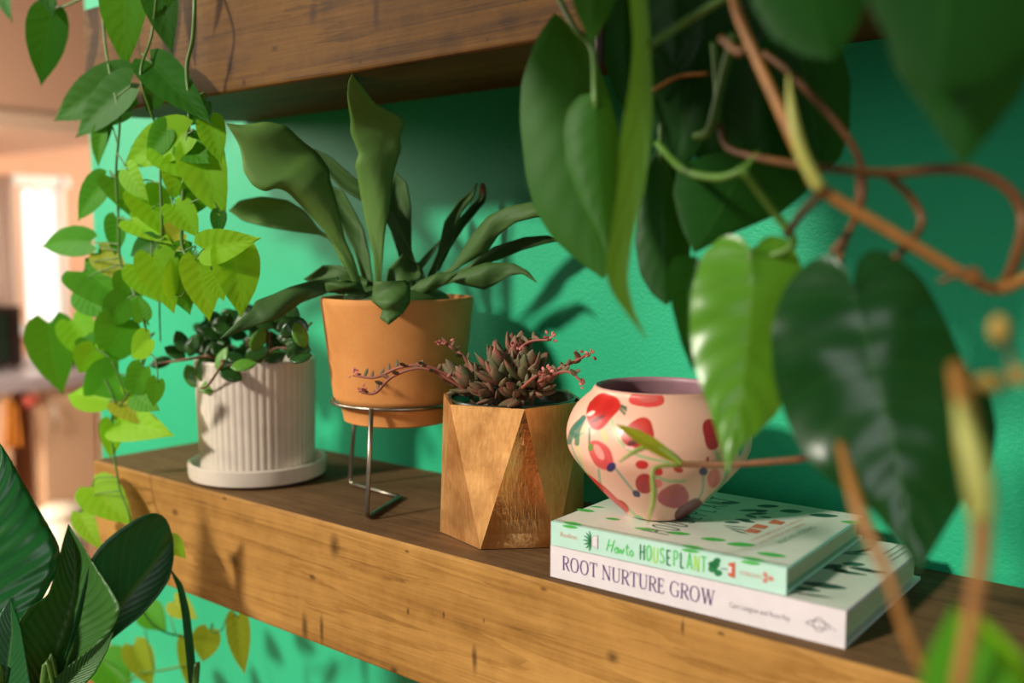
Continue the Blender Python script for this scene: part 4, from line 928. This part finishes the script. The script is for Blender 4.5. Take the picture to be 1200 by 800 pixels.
lf = blade(bp, [(56, 812), (78, 765), (94, 700), (106, 655), (120, 636), (140, 620), (162, 606), (182, 599), (196, 607), (203, 630)], [(60, 812), (92, 775), (122, 740), (140, 713), (170, 675), (203, 630)],
      [(68, 815), (104, 775), (132, 748), (165, 722), (187, 697), (199, 678), (204, 655), (203, 630)], .90, .97, 'banana_leaf', .35, .1, foldr=-.15, thick=.0006); floor_stalk(lf, 56, 822, .90, 70, 800)
lf = blade(bp, [(28, 815), (20, 770), (20, 732), (32, 713), (56, 698), (60, 685), (68, 665), (72, 640), (80, 614)], [(42, 818), (64, 770), (80, 725), (88, 690), (88, 650), (80, 614)],
      [(56, 815), (88, 780), (116, 755), (134, 734), (142, 712), (130, 690), (113, 665), (97, 640), (80, 614)], .91, .925, 'banana_leaf_back', .55, .2, foldr=.55, wave=.05, thick=.0006); floor_stalk(lf, 40, 830, .91, 50, 800)
lf = blade(bp, [(40, 818), (80, 780), (110, 757), (134, 738)], [(60, 818), (95, 783), (118, 760), (134, 738)], [(85, 818), (112, 788), (126, 762), (134, 738)], .86, .89, 'banana_leaf_back', .5, thick=.0006); floor_stalk(lf, 50, 830, .86, 66, 812)
lf = blade(bp, [(-30, 830), (-10, 760), (0, 720), (12, 700)], [(0, 830), (10, 780), (15, 740), (12, 700)], [(40, 830), (32, 780), (24, 735), (12, 700)], .87, .88, 'banana_leaf', .4, thick=.0006); floor_stalk(lf, 0, 840, .87, 4, 800)
lf = blade(bp, [(222, 812), (217, 760), (213, 720), (208, 690), (198, 664)], [(227, 812), (222, 760), (218, 718), (211, 687), (198, 664)], [(232, 812), (227, 757), (222, 715), (214, 684), (198, 664)], .95, .99, 'banana_leaf', .4, thick=.0006); floor_stalk(lf, 226, 830, .95, 226, 800)

# ================================================================== HANGING PHILODENDRON (near, large leaves)
ph = thing('hanging_philodendron', 'large dark green heart leaved philodendron hanging close by in front of the shelves', 'hanging plant', at(960, 60, .5))
PROF['heart2'] = ([0, .03, .10, .24, .45, .65, .82, .93, 1], [.30, .62, .90, 1, .90, .64, .32, .10, 0], .2)
def hl(bx, by, bd, tx, ty, td, w, m, roll=0, fold=.22, bend=.08, curl=.08, wav=0., prof='heart2', side=0., stalk=None, lean=(0, 0, .1)):
    a = at(bx, by, bd); b = at(tx, ty, td); W = w * (bd * .6 + td * .4) / F / max(.3, math.cos(math.radians(min(abs(roll), 62))))
    n = facing(a, b - a, roll) + V(lean); mb = MB(); leaf(mb, a, b, W, n, prof, fold, bend, curl, wav, 30, 14, side=side); lf = mb.build('leaf', m, ph)
    if stalk: petiole(lf, [at(*q) for q in stalk] + [a, a + (b - a) * .04])
def petiole(lf, P, r=.0021, m='vine_green'):
    sm = MB(); tube(sm, P, [r] * (len(P) - 1) + [r * .5], 8, 6); sm.build('leaf_stalk', m, lf)
PD, PM, PB, PLi = 'philo_dark', 'philo_mid', 'philo_bright', 'philo_lime'
blade(ph, [(650, 14), (628, 45), (611, 95), (609, 140), (616, 205), (626, 245), (648, 280), (680, 308), (707, 327)], [(650, 16), (664, 70), (676, 140), (684, 210), (694, 270), (707, 327)],
      [(655, 18), (690, 50), (714, 110), (730, 180), (734, 240), (728, 290), (707, 327)], .61, .60, PM, -.2, -.15, foldr=.1)
lf = blade(ph, [(697, 108), (678, 112), (664, 130), (660, 155), (664, 195), (682, 240), (702, 275), (714, 305)], [(697, 112), (698, 160), (703, 220), (710, 270), (714, 305)],
      [(698, 106), (714, 116), (724, 150), (726, 210), (724, 260), (714, 305)], .57, .56, PM, -.15, -.25, foldr=-.3)
petiole(lf, [at(646, -20, .6), at(672, 30, .585), at(694, 58, .58), at(697, 110, .57), at(698, 130, .57)], .0018)
blade(ph, [(736, -30), (742, 50), (738, 100), (728, 150), (724, 220), (714, 285), (708, 315), (716, 342), (735, 368), (756, 396)], [(746, -30), (752, 50), (754, 100), (748, 170), (740, 235), (728, 295), (726, 325), (738, 362), (757, 397)],
      [(756, -30), (763, 50), (765, 105), (764, 160), (755, 222), (740, 285), (735, 330), (743, 365), (758, 397)], .52, .53, PLi, .35, .1, foldr=-.25)
hl(733, 0, .635, 738, 150, .635, 62, PD, 10, .2, .05)
hl(830, -60, .605, 788, 215, .60, 150, PD, 10, .15)
lf = blade(ph, [(772, 172), (758, 190), (750, 235), (744, 285), (750, 322), (764, 345), (781, 358)], [(774, 178), (776, 230), (777, 290), (781, 358)], [(778, 172), (797, 215), (809, 260), (809, 300), (800, 336), (781, 358)], .61, .60, PD, -.2, -.1)
petiole(lf, [at(835, 60, .62), at(800, 92, .62), at(776, 140, .61), at(774, 190, .61)], .0016)
blade(ph, [(868, 178), (830, 180), (795, 195), (788, 225), (797, 262), (813, 297)], [(880, 190), (855, 225), (835, 262), (813, 297)], [(890, 176), (935, 195), (948, 222), (915, 250), (862, 272), (813, 297)], .59, .575, PD, -.2, -.1)
blade(ph, [(817, 300), (790, 300), (781, 318), (786, 355), (798, 402), (812, 436)], [(816, 304), (806, 345), (806, 395), (812, 436)], [(820, 302), (823, 340), (820, 390), (812, 436)], .57, .56, PD, .3, .0)
lf = blade(ph, [(878, 290), (868, 274), (845, 276), (822, 300), (809, 345), (808, 395), (817, 440), (834, 488), (845, 522), (852, 558)], [(880, 292), (880, 340), (876, 400), (868, 460), (860, 510), (852, 558)],
      [(884, 290), (898, 274), (925, 280), (940, 310), (936, 370), (926, 430), (914, 482), (882, 512), (862, 530), (852, 558)], .525, .51, PB, -.22, -.12, wave=.05)
petiole(lf, [at(868, 196, .50), at(905, 245, .515), at(930, 285, .52), at(900, 300, .53), at(880, 296, .527), at(879, 330, .525)], .0022, 'vine_green')
lf = blade(ph, [(997, 330), (993, 312), (978, 298), (955, 300), (930, 322), (912, 352), (903, 395), (906, 440), (920, 490), (945, 538), (985, 574), (1018, 592), (1042, 622), (1062, 648), (1077, 671)],
      [(999, 334), (1012, 385), (1028, 445), (1046, 520), (1060, 590), (1077, 671)],
      [(1000, 330), (1003, 306), (1020, 289), (1050, 298), (1083, 328), (1110, 378), (1130, 428), (1146, 472), (1152, 515), (1146, 558), (1120, 600), (1096, 640), (1077, 671)], .47, .45, 'philo_gloss', -.12, -.16, wave=.07)
petiole(lf, [at(1008, 190, .50), at(1003, 250, .505), at(985, 300, .50), at(992, 330, .476), at(1004, 350, .471)], .0017, 'vine_brown')
blade(ph, [(1105, 430), (1100, 480), (1110, 540), (1135, 600)], [(1120, 430), (1128, 490), (1134, 550), (1135, 600)], [(1130, 430), (1160, 462), (1168, 500), (1162, 550), (1135, 600)], .485, .48, PD, -.1)
blade(ph, [(1045, -80), (1034, 20), (1048, 80), (1085, 132), (1110, 170), (1127, 196)], [(1140, -80), (1140, 30), (1132, 120), (1127, 196)], [(1240, -80), (1216, 60), (1196, 110), (1166, 150), (1142, 180), (1127, 196)], .38, .37, PD, -.1, -.1)
blade(ph, [(990, -60), (1030, 30), (1070, 80), (1098, 110)], [(1110, -70), (1106, 20), (1098, 110)], [(1240, -50), (1205, 50), (1160, 92), (1098, 110)], .345, .34, PD, -.1, -.1)
blade(ph, [(872, -40), (882, 8), (905, 45), (940, 66), (976, 70)], [(940, -50), (955, 10), (976, 70)], [(1024, -40), (1017, 0), (1004, 32), (990, 56), (976, 70)], .42, .41, PD, -.1, -.1)
blade(ph, [(900, 55), (905, 95), (914, 140), (930, 176), (962, 203)], [(935, 50), (948, 110), (956, 160), (962, 203)], [(985, 50), (997, 95), (996, 150), (985, 186), (962, 203)], .60, .58, PD, -.15)
hl(890, 50, .62, 905, 230, .615, 130, PD, 0, .15)
hl(820, 20, .60, 850, 230, .61, 120, PD, 0, .15)
hl(700, -60, .55, 692, 54, .56, 64, PM, 10, .2)
hl(790, -50, .60, 790, 90, .60, 90, PD, 0, .2)
hl(860, -60, .60, 870, 90, .60, 110, PD, 0, .2)
hl(1150, 900, .30, 1112, 700, .33, 120, 'pothos_green', -10, .3, .15)
hl(1190, 900, .315, 1150, 712, .33, 110, 'pothos_lime', 20, .3)
# leaves added above the view to shade the near plant and wall
for (c, ln, wd, rl) in [((-.36, .27, .50), .15, .11, 0), ((-.27, .30, .52), .14, .10, 20), ((-.44, .30, .50), .13, .09, -15), ((-.20, .26, .50), .15, .11, 10), ((-.30, .22, .56), .15, .11, 0), ((-.12, .27, .53), .14, .10, -10), ((-.38, .36, .53), .12, .09, 25), ((-.05, .30, .52), .14, .10, 15)]:
    c = V(c) + V((0, -.04, 0)); ax = V((rnd.uniform(-.4, .4), -.35, -.75)).normalized(); mb = MB(); leaf(mb, c - ax * ln / 2, c + ax * ln / 2, wd, V((-.1, -.85, .5)), 'heart2', .15, .1, .08, 0, 20, 10); lf = mb.build('leaf', PD, ph)
    petiole(lf, [c - ax * ln / 2 + V((.03, .12, .06)), c - ax * ln / 2 + V((.01, .05, .05)), c - ax * ln / 2, c - ax * ln * .4], .0018)
def vine(pts, r, m, n=8, name='vine'):
    mb = MB(); P_ = [at(*p) for p in pts]; tube(mb, P_, r, 10, n); return mb.build(name, m, ph)
vine([(855, -40, .50), (862, 10, .48), (885, 65, .47), (910, 120, .46), (945, 195, .45), (966, 224, .45), (1050, 275, .45), (1130, 322, .45), (1172, 338, .45), (1215, 318, .45)], [.0022, .0022, .0024, .0024, .0026, .0027, .0027, .0027, .0027, .0025], 'vine_tan')
vine([(955, 196, .46), (1040, 203, .47), (1100, 198, .47), (1145, 202, .47), (1185, 225, .47), (1199, 262, .47), (1186, 315, .46), (1170, 340, .45)], [.0018, .0022, .0024, .0026, .0027, .0027, .0027, .0024], 'vine_brown')
vine([(1038, 204, .47), (1068, 232, .48), (1080, 262, .48), (1058, 293, .47), (1050, 300, .46)], .0019, 'vine_brown')
vine([(895, 62, .52), (930, 90, .51), (985, 150, .50), (1008, 190, .50), (1011, 230, .50), (998, 265, .49), (975, 297, .49)], .0018, 'vine_brown')
vine([(966, 224, .455), (940, 250, .48), (922, 275, .50)], .0021, 'vine_dark')
vine([(770, 168, .58), (800, 198, .55), (838, 208, .53), (868, 200, .52), (889, 178, .52)], [.0020, .0022, .0022, .0020, .0010], 'pothos_vine_lime' if 'pothos_vine_lime' in MATS else 'vine_green')
vine([(843, 145, .55), (852, 172, .54), (885, 184, .52), (955, 196, .47)], .0018, 'vine_brown')
vine([(815, 160, .56), (832, 150, .55), (848, 85, .54), (860, 40, .53)], .0024, 'vine_green')
vine([(836, 50, .57), (840, 100, .57), (842, 148, .56)], .0020, 'vine_green')
vine([(765, 106, .60), (795, 90, .60), (830, 86, .59)], .0014, 'vine_tan')
vine([(762, 52, .52), (800, 28, .52), (855, -6, .50)], .0022, 'vine_green')
vine([(703, -30, .635), (703, 40, .635), (700, 104, .635)], .0032, 'vine_dark')
vine([(845, 45, .50), (868, 62, .49), (876, 40, .49), (866, 8, .48)], .0020, 'vine_brown')
vine([(1100, 330, .445), (1140, 316, .44), (1150, 328, .44)], .0012, 'vine_brown')
# yellow sheath on the main vine
mb = MB(); tube(mb, [at(924, 88, .452), at(928, 130, .447), at(940, 180, .446), at(962, 222, .447)], [.0006, .0022, .0031, .0029], 10, 6); mb.build('leaf_sheath', 'sheath_yellow', ph)
# growing tip in front of the vase
vine([(985, 515, .50), (950, 535, .55), (900, 541, .585), (850, 544, .61), (798, 544, .635)], [.0022, .0020, .0019, .0018, .0020], 'vine_brown')
vine([(800, 545, .635), (783, 530, .635), (765, 523, .635), (745, 528, .635), (726, 541, .635)], [.0024, .0021, .0017, .0015, .0006], 'growing_tip')
hl(797, 543, .634, 722, 496, .632, 17, 'pothos_olive', 20, .5, .02, prof='lance')
vine([(795, 545, .634), (775, 546, .632), (765, 552, .631), (766, 575, .630), (765, 590, .630), (759, 613, .630)], [.0014, .0013, .0014, .0018, .0014, .0004], 'growing_tip')
# two long near stalks and the buds
vine([(985, 520, .40), (1000, 575, .37), (1012, 612, .36), (1040, 672, .35), (1062, 740, .345), (1098, 820, .34)], [.0018, .0024, .0024, .0020, .0018, .0016], 'vine_tan')
vine([(1120, 430, .33), (1130, 480, .31), (1147, 555, .30), (1151, 620, .30), (1146, 680, .30), (1122, 820, .30)], [.0026, .0030, .0031, .0028, .0025, .0024], 'vine_tan')
mb = MB(); tube(mb, [at(1122, 470, .306), at(1136, 520, .302), at(1148, 570, .299), at(1151, 608, .298)], [.0012, .0036, .0042, .0034], 10, 6); mb.build('leaf_sheath', 'sheath_yellow', ph)
vine([(1165, 370, .33), (1180, 400, .33), (1184, 440, .33), (1165, 455, .325), (1130, 450, .33)], .0009, 'vine_brown')
for (px, py, rx, ry) in [(1171, 386, 12, 17), (1160, 448, 20, 11), (1195, 440, 10, 12)]:
    mb = MB(); p = at(px, py, .325); k = .325 / F; blob(mb, p, [RT * rx * k, FW * min(rx, ry) * k, UP * ry * k], 16, 10, jit=.06); mb.build('bud', 'bud_olive', ph)

# ================================================================== LIGHT, WORLD, CAMERA
def light(kind, name, loc, energy, color, **kw):
    d = bpy.data.lights.new(name, kind); d.energy = energy; d.color = color
    for k, v_ in kw.items(): setattr(d, k, v_)
    o = bpy.data.objects.new(name, d); COL.objects.link(o); o.location = loc; return o
AZ, EL = math.radians(-107), math.radians(27)
sd = V((math.cos(AZ) * math.cos(EL), math.sin(AZ) * math.cos(EL), math.sin(EL)))
sun = light('SUN', 'sun', sd * 3, 3.8, (1, .92, .79), angle=math.radians(6)); sun.rotation_euler = sd.to_track_quat('Z', 'Y').to_euler()
wl_ = V((-2.5, -.35, .95)); wn = light('AREA', 'room_window_light', wl_, 34, (1, .92, .80), shape='RECTANGLE', size=.9, size_y=1.1); wn.rotation_euler = (wl_ - V((-1.1, .7, .1))).to_track_quat('Z', 'Y').to_euler()
kl = light('AREA', 'kitchen_fill_light', (-4.15, 3.1, .55), 24, (1, .88, .74), size=.7); kl.rotation_euler = V((.15, 1, .35)).to_track_quat('Z', 'Y').to_euler()  # added unseen light behind the wall, brightens the far kitchen
kl2 = light('AREA', 'kitchen_front_fill', (-2.9, .1, .0), 48, (1, .90, .78), size=.8); kl2.rotation_euler = V((1, -1.2, .1)).to_track_quat('Z', 'Y').to_euler()  # added unseen fill for the cabinet fronts and header
fl_ = V((1.5, -1.1, .5)); fl = light('AREA', 'right_fill_light', fl_, 10, (.96, .98, 1), shape='RECTANGLE', size=.9, size_y=1.2); fl.rotation_euler = (fl_ - V((-.2, .6, 0))).to_track_quat('Z', 'Y').to_euler()  # added fill from the right, lifts the page ends of the books

w = bpy.data.worlds.new('World'); S.world = w; w.use_nodes = True; nt = w.node_tree
bg = nt.nodes['Background']; tc = nt.nodes.new('ShaderNodeTexCoord'); sx = nt.nodes.new('ShaderNodeSeparateXYZ'); nt.links.new(tc.outputs['Generated'], sx.inputs[0])
rp = nt.nodes.new('ShaderNodeValToRGB'); nt.links.new(sx.outputs[2], rp.inputs[0])
rp.color_ramp.elements[0].position = .30; rp.color_ramp.elements[0].color = (.20, .15, .10, 1); rp.color_ramp.elements[1].position = .72; rp.color_ramp.elements[1].color = (.62, .60, .54, 1)
nt.links.new(rp.outputs[0], bg.inputs[0]); bg.inputs[1].default_value = .15

cd = bpy.data.cameras.new('camera'); co = bpy.data.objects.new('camera', cd); COL.objects.link(co); S.camera = co
co.location = CAM; M3 = Matrix((RT, UP, -FW)).transposed(); co.rotation_euler = M3.to_euler()
cd.sensor_width = 36; cd.sensor_fit = 'HORIZONTAL'; cd.lens = F / 1200 * 36; cd.clip_start = .02; cd.clip_end = 60
cd.dof.use_dof = True; cd.dof.focus_distance = .82; cd.dof.aperture_fstop = 3.0; cd.dof.aperture_blades = 0

vs_ = S.view_settings; vs_.view_transform = 'Standard'; vs_.look = 'None'; vs_.exposure = 0.0; vs_.gamma = 1.0; vs_.use_curve_mapping = False
S.cycles.max_bounces = 8; S.cycles.use_denoising = True
